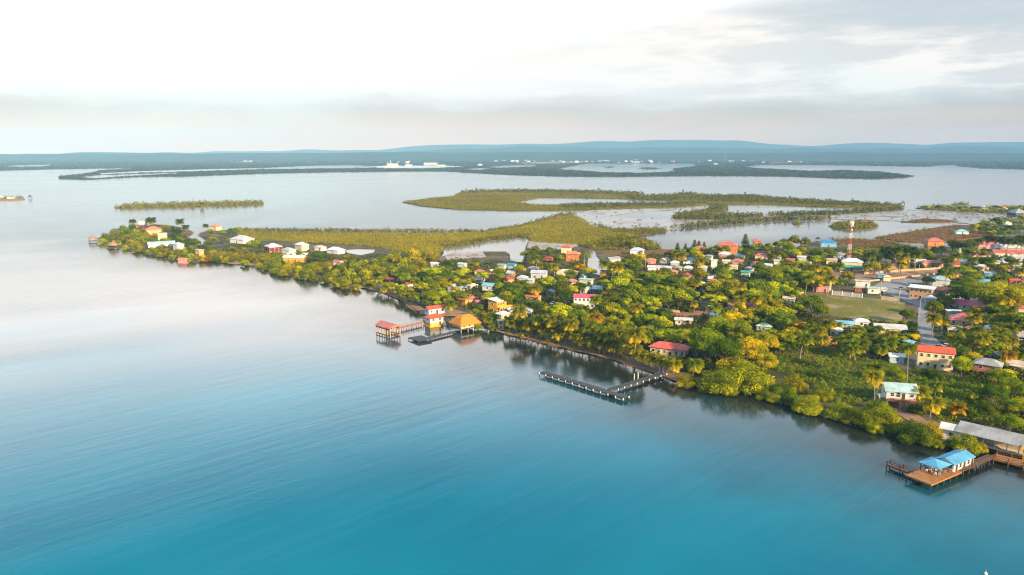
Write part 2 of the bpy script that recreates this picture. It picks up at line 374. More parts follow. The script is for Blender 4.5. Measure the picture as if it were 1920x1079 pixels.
region('shore', [lip] + [[tuple(G(x, y, 0)[:2]) for x, y in q_] for q_ in (LAG1, CANAL, POND)], .09, M_sand, 1.0, px=False)
# marsh islands and mudflats of the middle distance
MI = [(755, 379), (800, 373), (850, 368), (858, 363), (880, 360), (960, 358), (1060, 358), (1150, 361), (1210, 363), (1185, 368), (1250, 368), (1290, 365), (1330, 369), (1415, 369), (1500, 377), (1600, 382), (1695, 387),
 (1650, 389), (1560, 389), (1440, 384), (1380, 384), (1330, 384), (1270, 388), (1200, 391), (1120, 393), (1080, 394), (1040, 395), (960, 395), (850, 392), (790, 386)]
MIP = [(968, 379), (1010, 371), (1075, 371), (1170, 373), (1262, 376), (1256, 382), (1170, 382), (1110, 381.5), (1060, 385), (1000, 384)]
region('marsh_island', [rough_line(MI, 10, 1.5, 2), MIP], .5, M_marsh)
MUD = [(1060, 400), (1120, 394), (1200, 392), (1262, 391), (1340, 396), (1370, 402), (1430, 405), (1490, 405), (1570, 403), (1690, 394), (1750, 392), (1840, 396), (1960, 396), (1990, 430), (1900, 432), (1860, 424), (1790, 417), (1730, 416), (1650, 413), (1560, 411),
 (1470, 411), (1400, 416), (1290, 424), (1250, 431), (1215, 434), (1180, 437), (1140, 431), (1105, 424), (1085, 410)]
MP1 = [(1150, 404), (1195, 397), (1262, 394), (1268, 400), (1256, 408), (1235, 410), (1180, 410)]
MP2 = [(1300, 412), (1340, 408), (1400, 409), (1360, 413)]
MP3 = [(1600, 407), (1640, 405.5), (1690, 407), (1650, 410)]
region('mudflat', [rough_line(MUD, 10, 1.8, 3), MP1, MP2, MP3], .45, M_mud)
BR1 = [(1641, 445), (1675, 440), (1700, 436), (1740, 429), (1790, 422), (1840, 424), (1880, 432), (1878, 438), (1830, 446), (1780, 452), (1730, 454), (1690, 452)]
region('brown_marsh', [rough_line(BR1, 8, 1.2, 4)], .6, M_brown)
BR2 = [(1690, 416), (1730, 410), (1770, 412), (1800, 416), (1760, 417.5)]
region('reed_bank', [BR2], .62, M_brown)
ISL = [(1553, 424), (1570, 418), (1600, 415), (1640, 418), (1647, 424), (1630, 430), (1590, 431.5), (1562, 429)]
region('islet_ground', [ISL], .45, M_marsh)
region('islet_ground', [[(1487, 419), (1496, 417), (1504, 419), (1500, 421.5), (1490, 421)]], .45, M_marsh)
region('islet_ground', [[(1384, 416), (1396, 414), (1402, 416.5), (1394, 419)]], .45, M_marsh)
LI = [(216, 389), (235, 386), (300, 384), (400, 381), (494, 380), (492, 383), (400, 386.5), (320, 389), (250, 391), (222, 391)]
region('islet_ground', [rough_line(LI, 9, 1, 5)], .45, M_marsh)
region('islet_ground', [[(-60, 372), (0, 371), (44, 370), (47, 374), (20, 377), (-60, 379)]], .7, M_sand)
FR = [(1716, 390), (1760, 386), (1800, 390), (1850, 390), (1960, 386), (1990, 400), (1920, 401), (1850, 400), (1790, 396), (1740, 394)]
region('spit_ground', [rough_line(FR, 9, 1, 6)], .62, M_marsh)
region('islet_ground', [[(1782, 383), (1800, 381), (1816, 382), (1812, 384.5), (1788, 384.5)]], .5, M_marsh)
# far mainland
FAR = [(-200, 322), (0, 320), (100, 317.5), (200, 316), (245, 315), (252, 316), (190, 319), (175, 323), (150, 327), (110, 331), (112, 335.5), (160, 337), (250, 332), (340, 331), (480, 326), (620, 323), (760, 321.5), (835, 321.5), (880, 324), (960, 328), (1060, 331), (1170, 331.5), (1300, 330),
 (1400, 330), (1480, 331), (1560, 334), (1640, 335.5), (1690, 334), (1714, 330), (1690, 327), (1650, 322), (1580, 319), (1520, 321), (1450, 317), (1410, 315), (1395, 312), (1440, 309), (1560, 309.5), (1650, 311), (1740, 312.5), (1760, 310.5), (1790, 309), (1800, 312), (1840, 315.5), (1930, 318), (2150, 322),
 (2150, 288.2), (-200, 290.2)]
FL1 = [(1044, 317.5), (1075, 311), (1100, 307), (1200, 306.5), (1302, 306.5), (1308, 311), (1262, 317), (1266, 322), (1200, 324.5), (1130, 323.5), (1100, 321)]
FL2 = [(150, 333.5), (160, 330), (185, 328), (250, 326), (330, 323.5), (340, 325.5), (250, 330), (180, 335)]
FL3 = [(470, 315.5), (590, 310.5), (655, 309.5), (705, 311), (695, 315.5), (590, 316.5), (500, 318)]
FL4 = [(0, 311.5), (40, 310), (95, 308.5), (95, 311.5), (40, 313.5)]
FL5 = [(905, 314), (960, 309.5), (1005, 309), (1005, 312.5), (940, 315)]
FL6 = [(868, 317.5), (895, 315), (926, 316), (900, 319)]
region('far_mainland', [rough_line([(x_, max(y_, 291.5)) for x_, y_ in FAR], 12, 2, 7), FL1, FL2, FL3, FL4, FL5, FL6], .8, M_far)
region('mudflat', [[(185, 325.5), (260, 321.5), (400, 317.5), (480, 316), (490, 317.5), (330, 322.6), (250, 325), (190, 327.5)]], .95, M_mud, .3)
region('salt_flat', [[(690, 313.5), (720, 311), (840, 311), (870, 313), (800, 316), (720, 316)]], 1.0, groundmat('salt_flat', [(.5, .48, .46), (.62, .6, .58), (.7, .69, .68)], .01), .3)
region('bare_earth', [[(965, 306), (1010, 304), (1090, 303.5), (1090, 305.5), (1010, 308)]], 1.0, M_dirt, .3)
region('bare_earth', [[(1440, 304), (1510, 303), (1520, 305.5), (1440, 307.5)]], 1.0, M_dirt, .3)
region('bare_earth', [[(1650, 292.5), (1760, 290.6), (1830, 291), (1800, 293.2), (1700, 294.4)]], 1.0, M_dirt, .3)
region('bare_earth', [[(420, 304), (480, 302), (500, 303), (450, 305.5)]], 1.0, M_dirt, .3)

# sheets laid on the town ground
def sheet(name, poly, mat, z=LZ+.02, seed=0, step=9, amp=1.2, d=.06):
    return region(name, [rough_line(poly, step, amp, seed)], z + (seed % 20)*.004, mat, d)
sheet('beach', [(932, 619), (960, 623), (1000, 632), (1050, 643), (1100, 655), (1150, 666), (1200, 680), (1240, 690), (1290, 702), (1290, 719), (1262, 713), (1235, 701), (1200, 690), (1150, 674), (1100, 662), (1050, 650), (1000, 638), (955, 628), (930, 621)], M_sand, seed=21)
sheet('beach', [(672, 536), (700, 539), (730, 549), (768, 564), (800, 583), (850, 580), (900, 592), (885, 598), (850, 593), (797, 590), (780, 581), (762, 567), (740, 558), (718, 549), (690, 541), (672, 539)], M_sand, seed=22)
sheet('beach', [(425, 488), (470, 490), (500, 497), (470, 498), (440, 496), (420, 493)], M_sand, seed=23)
sheet('beach', [(1590, 770), (1612, 768), (1618, 794), (1608, 796), (1580, 784)], M_sand, seed=24)
sheet('path', [(1672, 766), (1700, 762), (1735, 788), (1790, 800), (1800, 835), (1760, 832), (1745, 806), (1700, 788)], M_sand, seed=25)
sheet('street', [(1728, 652), (1720, 618), (1721, 590), (1722, 574), (1690, 562), (1655, 549), (1632, 540), (1650, 530), (1690, 525), (1764, 519), (1764, 525), (1712, 531), (1696, 541), (1704, 552), (1736, 561), (1742, 590), (1752, 632), (1775, 655), (1760, 668)], M_road, LZ+.05, 26, 14, .6)
sheet('plaza_ground', [(1560, 511), (1640, 507.5), (1765, 505), (1768, 518), (1690, 526), (1640, 527), (1560, 522)], M_dirt, LZ+.02, 27)
sheet('yard', [(1224, 572), (1245, 571), (1262, 581), (1300, 587), (1310, 578), (1340, 579), (1340, 590), (1290, 598), (1240, 593)], M_red, seed=28)
sheet('yard', [(1115, 522), (1150, 520), (1146, 540), (1112, 538)], M_dirt, seed=29)
sheet('yard', [(1180, 588), (1236, 575), (1240, 605), (1200, 612)], M_dirt, seed=30)
sheet('sports_field', [(1499, 549), (1530, 549), (1600, 556), (1698, 566), (1695, 592), (1686, 606), (1629, 600), (1560, 592), (1530, 582), (1512, 566)], M_field, seed=31)
sheet('waste_ground', [(834, 478), (850, 474), (905, 473), (912, 482), (860, 486), (838, 490)], M_gravel, seed=32)
sheet('waste_ground', [(992, 453), (1080, 456), (1085, 462), (1060, 468), (1000, 468), (988, 464)], M_gravel, seed=33)
sheet('waste_ground', [(1130, 470), (1180, 469), (1240, 468), (1275, 468), (1270, 478), (1180, 480), (1135, 480)], M_brown, seed=34)
sheet('brown_field', [(1560, 449), (1600, 449), (1650, 451), (1686, 458), (1680, 466), (1620, 464), (1575, 460)], M_brown, seed=35)
sheet('waste_ground', [(1440, 457), (1500, 456), (1500, 464), (1445, 464)], M_gravel, seed=36)

# ------------------------------------------------------------------ hills behind the plain
def hills(name, dist, prof, width, mat, amp, seed):
    r = np.random.default_rng(seed); xs = np.arange(-420, 2340, 7.0); nx = len(xs); rows = 15
    px = [p[0] for p in prof]; py = [p[1] for p in prof]
    V = []
    ph = r.uniform(0, 6.28, 12)
    for j in range(rows):
        t = j/(rows-1); y = dist - width*.6 + width*t
        prof_t = math.exp(-((t-.6)/.27)**2)
        for x in xs:
            e = 290 + (np.interp(x, px, py) - 290)*.62
            d = ray(x, 283 + 0*e); el = (283.0-e)/F
            top = CAMZ + dist*el
            wob = sum(math.sin(x*.006*(k+1)*1.31 + ph[k] + t*3*(k % 3))/(k+1) for k in range(10))
            z = max(-1, (top + amp*wob) * prof_t - 2*(1-prof_t))
            if j == 0 or j == rows-1: z = -1.5
            V.append(((x-960)/F*y, y, z))
    Fc = [(j*nx+i, j*nx+i+1, (j+1)*nx+i+1, (j+1)*nx+i) for j in range(rows-1) for i in range(nx-1)]
    me = bpy.data.meshes.new(name); me.from_pydata(V, [], Fc); me.polygons.foreach_set('use_smooth', [True]*len(Fc))
    return tag(link(name, me, None, mat), kind='structure')
M_hill = groundmat('hill_forest', [(.02, .035, .022), (.035, .052, .03), (.05, .065, .035)], .0011, .95, 6, .004)
hills('near_hills', 6600, [(-420, 289), (0, 288.5), (300, 287), (480, 283.5), (700, 283.3), (960, 284), (1200, 284), (1440, 283.5), (1700, 285), (1920, 287), (2340, 288)], 2400, M_hill, 4, 3)
hills('mid_hills', 9000, [(-420, 290), (480, 288), (700, 281), (800, 274), (900, 272), (1000, 272), (1150, 270), (1330, 268), (1420, 270), (1560, 268), (1700, 272), (1850, 270), (1960, 272), (2340, 276)], 2400, M_hill, 13, 4)
hills('far_hills', 11800, [(-420, 290), (350, 288), (520, 281), (660, 272), (760, 265), (850, 260), (960, 260), (1080, 256), (1190, 254), (1270, 250), (1330, 248), (1400, 253), (1480, 257), (1560, 256), (1640, 255), (1720, 261), (1760, 257), (1850, 252), (1920, 258), (2340, 262)], 2800, M_hill, 20, 5)
# ------------------------------------------------------------------ buildings
C = dict(white=(236, 234, 228), cream=(238, 214, 168), yellow=(240, 178, 52), orange=(214, 134, 70), peach=(236, 176, 128), pink=(226, 158, 158), tan=(206, 168, 132), grey=(168, 166, 164), lgrey=(204, 204, 202),
         blue=(62, 142, 196), lblue=(132, 190, 214), pblue=(176, 200, 212), teal=(78, 170, 150), mint=(196, 214, 190), salmon=(208, 112, 100), red=(206, 62, 44), orred=(220, 92, 52), magenta=(206, 88, 112), brown=(150, 84, 56),
         rose=(196, 120, 104), dark=(70, 62, 56), lav=(196, 200, 216), rust=(172, 74, 40), coral=(238, 104, 84), thatch=(196, 92, 22), peachroof=(222, 140, 96), paleyellow=(232, 216, 150), turq=(38, 150, 186), ltan=(224, 204, 178), maroon=(128, 44, 30))
M_glass = None
def glassmat():
    m, nt, b = nodes('window_glass'); b.inputs['Base Color'].default_value = (.02, .025, .03, 1); b.inputs['Roughness'].default_value = .12
    b.inputs['Specular IOR Level'].default_value = .5; return m
M_glass = glassmat()
M_frame = plain('white_frame', (.7, .69, .66), .6, .1)
M_wood = plain('brown_wood', (.16, .075, .035), .8, .4, 1.5)
M_owood = plain('orange_deck_wood', (.42, .17, .045), .7, .35, 1.2)
M_dwood = plain('dark_weathered_wood', (.060, .058, .060), .85, .4, 1.2)
M_door = plain('dark_door', (.07, .04, .03), .6, .2)
M_conc = plain('concrete', (.38, .36, .34), .9, .25)
M_pale = plain('pale_stockpile', (.48, .46, .43), .9, .2)
M_white = plain('white_paint', (.78, .77, .74), .6, .12)
M_metal = plain('grey_metal', (.35, .36, .37), .4, .15)
WIN = None
def win_mesh():
    mb = MB(); w, h = .6, .62
    mb.box(-w, w, -.05, .02, -h, -h+.1, 0); mb.box(-w, w, -.05, .02, h-.1, h, 0)
    mb.box(-w, -w+.1, -.05, .02, -h+.1, h-.1, 0); mb.box(w-.1, w, -.05, .02, -h+.1, h-.1, 0)
    return mb.mesh('window', [M_frame])
def pane_mesh():
    mb = MB(); mb.box(-.5, .5, -.02, .015, -.52, .52, 0); mb.box(-.5, .5, -.035, -.022, -.03, .03, 1)
    return mb.mesh('pane', [M_glass, M_frame])
def door_mesh():
    mb = MB(); mb.box(-.5, .5, -.06, .02, 0, 2.05, 0); mb.box(-.6, -.502, -.08, .02, 0, 2.15, 1); mb.box(.502, .6, -.08, .02, 0, 2.15, 1); mb.box(-.6, .6, -.08, .02, 2.152, 2.25, 1)
    return mb.mesh('door', [M_door, M_frame])
WM, PM, DM = win_mesh(), pane_mesh(), door_mesh()
def put(name, me, parent, M):
    o = bpy.data.objects.new(name, me); COL.objects.link(o); o.parent = parent; o.matrix_local = M; return o
def window(par, x, y, z, a, sx=1, sz=1, pane=True):
    M = Matrix.Translation((x, y, z)) @ Matrix.Rotation(a, 4, 'Z') @ Matrix.Diagonal((sx, 1, sz, 1))
    o = put('window', WM, par, M)
    if pane: put('pane', PM, o, Matrix.Identity(4))
    return o
def roof_mesh(mb, kind, w, d, z, rh, ov):
    W2, D2 = w/2+ov, d/2+ov; t = .16
    if kind == 'gable':
        e = z - ov*rh/(d/2)
        for s in (-1, 1):
            prof = [(s*D2, e), (0, z+rh), (0, z+rh+t), (s*D2, e+t)]
            if s > 0: prof = prof[::-1]
            mb.prism(prof, -W2, W2)
    elif kind in ('hip', 'pyramid'):
        e = z - .25
        r = max(0, W2-D2) if kind == 'hip' else 0
        vs = [(-W2, -D2, e), (W2, -D2, e), (W2, D2, e), (-W2, D2, e), (-r, 0, z+rh), (r, 0, z+rh), (-W2, -D2, e-.14), (W2, -D2, e-.14), (W2, D2, e-.14), (-W2, D2, e-.14)]
        fs = [(0, 1, 5, 4), (1, 2, 5), (2, 3, 4, 5), (3, 0, 4), (6, 7, 1, 0), (7, 8, 2, 1), (8, 9, 3, 2), (9, 6, 0, 3), (9, 8, 7, 6)]
        mb.add(vs, fs)
    elif kind == 'shed':
        mb.prism([(-D2, z), (D2, z+rh), (D2, z+rh+t), (-D2, z+t)], -W2, W2)
    elif kind == 'flat':
        mb.box(-W2, W2, -D2, D2, z+.003, z+.22)
def walls_mesh(mb, kind, w, d, z0, z, rh):
    if kind == 'gable': mb.prism([(-d/2, z0), (d/2, z0), (d/2, z), (0, z+rh-.02), (-d/2, z)], -w/2, w/2)
    elif kind == 'shed': mb.prism([(-d/2, z0), (d/2, z0), (d/2, z+rh-.02), (-d/2, z)], -w/2, w/2)
    else: mb.box(-w/2, w/2, -d/2, d/2, z0, z)
FOOT = []     # (px bbox, world x, y, half diagonal) to keep trees off
NAMEHT = {}
def B(name, short, where, x0, x1, y0, h=3.0, roof='gable', rot=-40, ratio=.65, rc='lgrey', wc='white', stilts=0, storeys=1, rh=None, nw=None, z0=LZ, ybot=None, cat='house', ov=.5, veranda=0, wmin=5, group=None, xw=None, loc=None, openf=0):
    r = math.radians(rot); cr, sr = abs(math.cos(r)), abs(math.sin(r))
    Ht = stilts + h*storeys; cx = (x0+x1)/2
    w = 8
    for _ in range(4):
        d = w*ratio
        RH = rh if rh is not None else {'gable': d*.24, 'hip': d*.26, 'pyramid': d*.32, 'shed': d*.12, 'flat': 0}[roof]
        top = z0 + Ht + RH
        p = G(cx, y0, top); dep = P(p)[2]
        w = max(wmin, ((x1-x0)*dep/F) / (cr + ratio*sr) - 2*ov*.8)
    if xw: w = xw
    d = w*ratio
    if roof in ('flat', 'shed'): p.y -= (w*sr + d*cr)/2
    p.z = z0
    if loc: p = Vector((loc[0], loc[1], z0))
    label = (short + ' ' + where).strip()
    t = thing(name, p, r, label, cat, group)
    px, py, _ = P((p.x, p.y, z0 + Ht*.6)); LANDMARKS.append((px, py, short))
    pb = P(p)[1]
    FOOT.append((x0, y0-2, x1, ybot or (y0 + .62*(pb-y0)), p.x, p.y, math.hypot(w, d)/2*.85, p.y))
    if w < 1: return t
    if openf:
        mb = MB(); mb.box(-w/2, w/2, 0, d/2, -.6, Ht); mb.box(-w/2, w/2, -d/2, -.01, -.25, .02); mb.build('wall', wallmat(C[wc]), t)
        for i in range(7): mb = MB(); x = -w/2+.2+(w-.4)*i/6; mb.box(x-.12, x+.12, -d/2+.1, -d/2+.34, .03, Ht); mb.build('post', wallmat(C['cream']), t)
        mb = MB(); roof_mesh(mb, roof, w, d, Ht, RH, ov); mb.build('roof', roofmat(C[rc]), t)
        for i in range(5): window(t, -w/2+w*(i+.5)/5, -.02, 1.6, 0)
        t['w'] = w; t['d'] = d; return t
    mb = MB(); walls_mesh(mb, roof, w, d, stilts - (0 if stilts else .6), Ht, RH); mb.build('wall', wallmat(C[wc]), t)
    mb = MB(); roof_mesh(mb, roof, w, d, Ht, RH, ov); mb.build('roof', roofmat(C[rc]), t)
    if stilts:
        nx = max(2, int(w/3)+1)
        for i in range(nx):
            for y in (-d/2+.2, d/2-.2):
                mb = MB(); x = -w/2+.2 + (w-.4)*i/(nx-1); mb.cyl((x, y, -2.0 if z0 < .3 else -.4), (x, y, stilts), .14, n=6); mb.build('post', M_wood, t)
        mb = MB(); mb.box(-w/2-.25, w/2+.25, -d/2-.25, d/2+.25, stilts-.25, stilts-.003); mb.build('floor', M_wood, t)
    n = nw if nw is not None else max(1, int(w/3.4)); big = P(p)[2] < 430
    for s in range(storeys):
        zc = stilts + h*s + h*.55
        for i in range(n):
            x = -w/2 + w*(i+.5)/n
            if not (s == 0 and i == n//2 and n > 1): window(t, x, -d/2-.02, zc, 0, pane=big)
            window(t, x, d/2+.02, zc, math.pi, pane=big)
        ns = max(1, int(d/4))
        for i in range(ns):
            y = -d/2 + d*(i+.5)/ns
            window(t, w/2+.02, y, zc, math.pi/2, pane=big); window(t, -w/2-.02, y, zc, -math.pi/2, pane=big)
    xd = 0 if n <= 1 else -w/2 + w*(n//2+.5)/n
    if n > 1: put('door', DM, t, Matrix.Translation((xd, -d/2-.02, stilts+.02)))
    if veranda:
        mb = MB(); mb.box(-w/2, w/2, -d/2-1.8, -d/2-.003, stilts-.2, stilts-.01)
        mb.bar((-w/2, -d/2-1.75, stilts+.95), (w/2, -d/2-1.75, stilts+.95), .09, .09); mb.build('veranda', M_wood, t)
        mb = MB(); mb.prism([(-d/2-2.1, Ht-.75), (-d/2-.02, Ht-.35), (-d/2-.02, Ht-.22), (-d/2-2.1, Ht-.62)], -w/2-.3, w/2+.3); mb.build('porch_roof', roofmat(C[rc]), t)
        k = max(2, int(w/3))
        for i in range(k+1):
            x = -w/2+.1+(w-.2)*i/k; mb = MB(); mb.box(x-.07, x+.07, -d/2-1.8, -d/2-1.66, -.3, Ht-.75); mb.build('post', M_frame, t)
    t['w'] = w; t['d'] = d; t['ht'] = Ht
    return t
def addpart(t, name, mb, mat): return mb.build(name, mat, t)

# --- tip of the peninsula
B('villa', 'terracotta-roofed peach villa', 'on the tip of the peninsula', 254, 280, 418, 5, 'hip', -30, .8, 'salmon', 'peach', storeys=1)
B('villa', 'stepped peach villa wing', 'below the terracotta-roofed villa on the tip', 270, 303, 425, 5.5, 'hip', 35, .7, 'peachroof', 'peach')
B('villa', 'pale cream lower villa block', 'at the foot of the stepped peach wing', 297, 318, 437, 6, 'flat', 35, .7, 'ltan', 'cream')
B('lookout_gazebo', 'small round-topped lookout gazebo', 'rising above the peach villa', 261, 273, 410, 4, 'pyramid', 0, 1, 'grey', 'white', stilts=8, cat='gazebo', wmin=3)
B('long_house', 'long white-roofed shore lodge', 'among the mangroves of the tip', 278, 326, 453, 3, 'gable', 30, .3, 'pblue', 'white')
B('house', 'two-storey white house', 'at the right end of the long white-roofed lodge', 322, 346, 454, 2.5, 'hip', -40, .8, 'lgrey', 'white', storeys=2)
B('house', 'small peach cube house', 'among golden mangroves near the tip shore', 368, 386, 468, 5, 'flat', -35, .8, 'ltan', 'peach')
B('boathouse', 'tiny pink boat shed', 'on the waterline below the tip houses', 333, 353, 484, 2.4, 'gable', -15, .6, 'peachroof', 'pink', z0=.5, cat='shed')
B('house', 'orange-roofed house beside palms', 'on the back shore of the tip', 393, 416, 421, 4, 'hip', -30, .7, 'peachroof', 'cream')
def hut(name, short, where, cx, ytop, wpx, dark=False, z0=0.0, deckz=1.2, wh=2.2):
    p = G(cx, ytop, 6); dep = P(p)[2]; R = wpx*dep/F/2; rh = R*.85
    p = G(cx, ytop, deckz+wh+rh); p.z = 0
    t = thing(name, p, .4, short+' '+where, 'hut'); LANDMARKS.append((cx, ytop+5, short))
    FOOT.append((cx-wpx/2-2, ytop-2, cx+wpx/2+2, P(p)[1], p.x, p.y, R, p.y))
    mb = MB(); mb.box(-R*.95, R*.95, -R*.95, R*.95, deckz-.2, deckz); mb.build('deck', M_wood, t)
    for sx in (-1, 1):
        for sy in (-1, 1):
            mb = MB(); mb.cyl((sx*R*.75, sy*R*.75, -1), (sx*R*.75, sy*R*.75, deckz+wh+.2), .13, n=6); mb.build('post', M_wood, t)
    mb = MB(); n = 10; vs = []; z = deckz+wh
    for rr, zz in ((R*1.02, z-.15), (R*1.0, z+.1), (R*.55, z+rh*.52), (.1, z+rh)):
        for i in range(n): a = 2*math.pi*i/n; k = rr*(1+.04*math.sin(i*7.3)); vs.append((k*math.cos(a), k*math.sin(a), zz))
    fs = [(j*n+i, j*n+(i+1) % n, (j+1)*n+(i+1) % n, (j+1)*n+i) for j in range(3) for i in range(n)]
    mb.add(vs, fs); mb.build('thatch_roof', plain('thatch_dark' if dark else 'thatch_pinkish', (.07, .06, .05) if dark else (.36, .2, .13), .95, .35, 3), t)
    return t
hut('thatched_hut', 'conical thatched hut on water', 'off the left end of the peninsula', 173, 441, 15)
hut('thatched_hut', 'pink thatched hut on a jetty', 'in front of the tip mangroves', 212, 452, 18)
hut('thatched_hut', 'dark thatched hut standing in the lagoon', 'behind the bright blue house', 1534, 444, 10, True)
hut('thatched_hut', 'tiny dark thatched hut', 'off the small islet at the left edge', 56, 366, 7, True)
for x0, x1, y0, s in ((-2, 6, 368, 'leftmost'), (14, 22, 369, 'middle'), (24, 31, 369, 'rightmost')):
    B('cabin', s+' white cabin', 'on the sandy islet at the left edge', x0, x1, y0, 2.6, 'hip', 0, .7, 'ltan', 'white', nw=1, cat='cabin', wmin=4, z0=.7)
# --- mid shore
B('house', 'big white-roofed house', 'above the sandy cove with golden mangroves', 430, 477, 441, 3.6, 'hip', -30, .7, 'lgrey', 'white')
B('house', 'dark red house with white balcony posts', 'left of the row of white houses', 494, 528, 456, 3, 'hip', 42, .8, 'lgrey', 'maroon', storeys=2, veranda=1)
B('house', 'white hip-roofed house', 'right beside the dark red balcony house', 526, 556, 464, 3.2, 'hip', -35, .7, 'lgrey', 'white')
B('house', 'two-storey white and cream house', 'tallest of the white house row', 551, 580, 454, 2.6, 'hip', -40, .7, 'white', 'cream', storeys=2)
B('house', 'pinkish white bungalow', 'in the middle of the white house row', 588, 613, 460, 3, 'hip', -35, .6, 'ltan', 'white')
B('house', 'broad white house', 'left of the small pond on the mid shore', 611, 648, 463, 3.2, 'hip', -35, .6, 'white', 'white')
B('house', 'long orange-walled house with white roof', 'behind the yellow mangroves', 530, 575, 479, 3.4, 'gable', -12, .35, 'white', 'yellow')
B('house', 'small red-roofed white house', 'half hidden in the mangroves', 623, 645, 488, 3, 'gable', -30, .6, 'salmon', 'white')
B('garden_wall', 'low white garden wall', 'in front of the white houses on the mid shore', 539, 580, 474, 1.6, 'flat', -8, .03, 'white', 'white', nw=0, cat='wall', ov=0)
B('house', 'dark red-roofed cottage', 'among trees behind the brown beach', 725, 743, 521, 3, 'gable', -30, .6, 'red', 'brown')
B('house', 'orange-roofed white cottage', 'in the trees left of the round golden tree', 757, 781, 529, 3, 'gable', 35, .6, 'rust', 'white')
B('house', 'narrow white-roofed shack', 'at the edge of the mangrove wood', 807, 823, 492, 2.8, 'gable', -20, .5, 'white', 'lgrey')
B('house', 'pale mint-roofed cottage', 'below the waste lot by the inlet', 857, 877, 493, 2.8, 'gable', -30, .6, 'mint', 'white')
B('house', 'grey-roofed shack', 'left of the teal roof beside the inlet', 932, 951, 495, 2.8, 'gable', -30, .6, 'grey', 'lgrey')
B('house', 'teal-roofed cottage beside the inlet', 'under a palm', 950, 970, 494, 3, 'gable', -30, .6, 'turq', 'pblue')
# --- waterfront cluster
B('house', 'white gable house with teal porch', 'in the trees above the waterfront', 838, 873, 532, 3.4, 'gable', 50, .7, 'pblue', 'white', veranda=1)
B('house', 'beige-roofed bungalow', 'left of the sky-blue-roofed stilt house', 873, 897, 531, 3, 'hip', 45, .7, 'ltan', 'ltan')
B('house', 'sky-blue-roofed stilt house', 'in the trees above the yellow hotel', 903, 930, 531, 3, 'gable', -20, .7, 'lblue', 'lgrey', stilts=2.0)
B('house', 'salmon-roofed yellow house', 'left of the yellow hotel', 856, 898, 553, 3.4, 'hip', 45, .7, 'salmon', 'yellow')
B('house', 'low pink-roofed annex', 'between the salmon-roofed house and the hotel', 885, 914, 562, 3, 'gable', 45, .5, 'salmon', 'peach')
hotel = B('hotel', 'yellow two-storey hotel with white roof', 'and long balconies near the thatched house', 915, 963, 554, 3.2, 'shed', 48, .5, 'white', 'yellow', storeys=2, nw=6, rh=.8, cat='hotel')
B('house', 'small white house with orange roof', 'on the waterfront right behind the stilted villa', 795, 836, 573, 3, 'gable', 35, .45, 'orred', 'white', nw=3)
hv = B('house', 'tall white and yellow overwater house', 'at the landward end of the boathouse walkway', 794, 833, 588, 2.1, 'hip', 35, .75, 'orred', 'white', storeys=2, z0=.3, ybot=622)
mb = MB(); w_, d_ = hv['w'], hv['d']; mb.box(-w_/2-.06, w_/2+.06, -d_/2-.06, d_/2+.06, -1.2, 1.75); mb.box(-w_/2-.5, w_/2+.5, -d_/2-.5, d_/2+.5, -.25, .1); mb.build('lower_wall', wallmat(C['yellow']), hv)
B('house', 'cream curved-roof house', 'directly below the yellow hotel', 928, 957, 583, 3.4, 'hip', 40, .75, 'white', 'peach')
B('house', 'white-roofed shed', 'at the lower right corner of the hotel', 948, 968, 577, 3, 'gable', 45, .7, 'white', 'lgrey')
B('house', 'white house with grey gable roof', 'right of the hotel and behind coconut palms', 972, 1003, 577, 3.4, 'gable', -30, .5, 'lgrey', 'white')
B('bath_house', 'tiny cream two-tier hut', 'on the shore right of the thatched house', 932, 945, 600, 2.1, 'flat', 10, .8, 'cream', 'paleyellow', storeys=2, nw=1, wmin=2.6, ov=.35, cat='hut')
B('house', 'long pink-roofed house', 'behind the palms right of the hotel', 984, 1016, 553, 3, 'gable', -30, .4, 'peachroof', 'peach')
B('house', 'magenta-roofed white house', 'alone in the green wood', 1074, 1119, 552, 3, 'gable', -15, .45, 'magenta', 'white', storeys=2, nw=5)
B('house', 'pale blue-grey gable house', 'in the middle of the wood by the canal', 994, 1028, 507, 3.6, 'gable', -15, .6, 'lav', 'lgrey')
B('house', 'lavender-roofed cottage', 'upper of two left of the blue-grey gable house', 968, 992, 516, 3, 'hip', -20, .7, 'lav', 'lgrey')
B('house', 'whitish-roofed cottage', 'lower of two left of the blue-grey gable house', 982, 1004, 522, 3, 'gable', -25, .6, 'lgrey', 'lgrey')
B('house', 'tan house with white peaked roof', 'beside a golden palm near the inlet', 988, 1012, 499, 3, 'hip', -25, .7, 'ltan', 'tan')
B('house', 'cream hip-roofed long house', 'left of the canal', 1042, 1085, 505, 3, 'hip', -15, .5, 'ltan', 'cream')
B('villa', 'orange villa with red-orange roof', 'by the canal, upper wing', 1051, 1073, 460, 5, 'hip', -15, .7, 'orred', 'cream', cat='villa')
B('villa', 'broad orange villa wing', 'beside the canal, lower wing', 1060, 1090, 471, 6, 'hip', -20, .6, 'peachroof', 'orange', cat='villa', storeys=1)
B('house', 'brown-roofed cottage', 'left of the orange canal villa', 1018, 1038, 481, 3, 'hip', -20, .6, 'rust', 'brown')
B('kiosk_tower', 'narrow bright yellow house', 'at the foot of the canal', 1124, 1138, 505, 6, 'flat', -10, .8, 'white', 'yellow', nw=1, cat='house', wmin=3.5)
B('house', 'pale green flat-roofed house', 'in the trees below the canal', 1084, 1113, 522, 3, 'flat', -25, .5, 'mint', 'mint')
B('house', 'low white-roofed house', 'left above the magenta-roofed house', 1022, 1043, 543, 3, 'gable', -25, .6, 'white', 'lgrey')
B('house', 'grey-roofed white house with dormers', 'on the lagoon bank right of the canal', 1180, 1210, 464, 4, 'hip', -15, .7, 'lav', 'white', storeys=1)
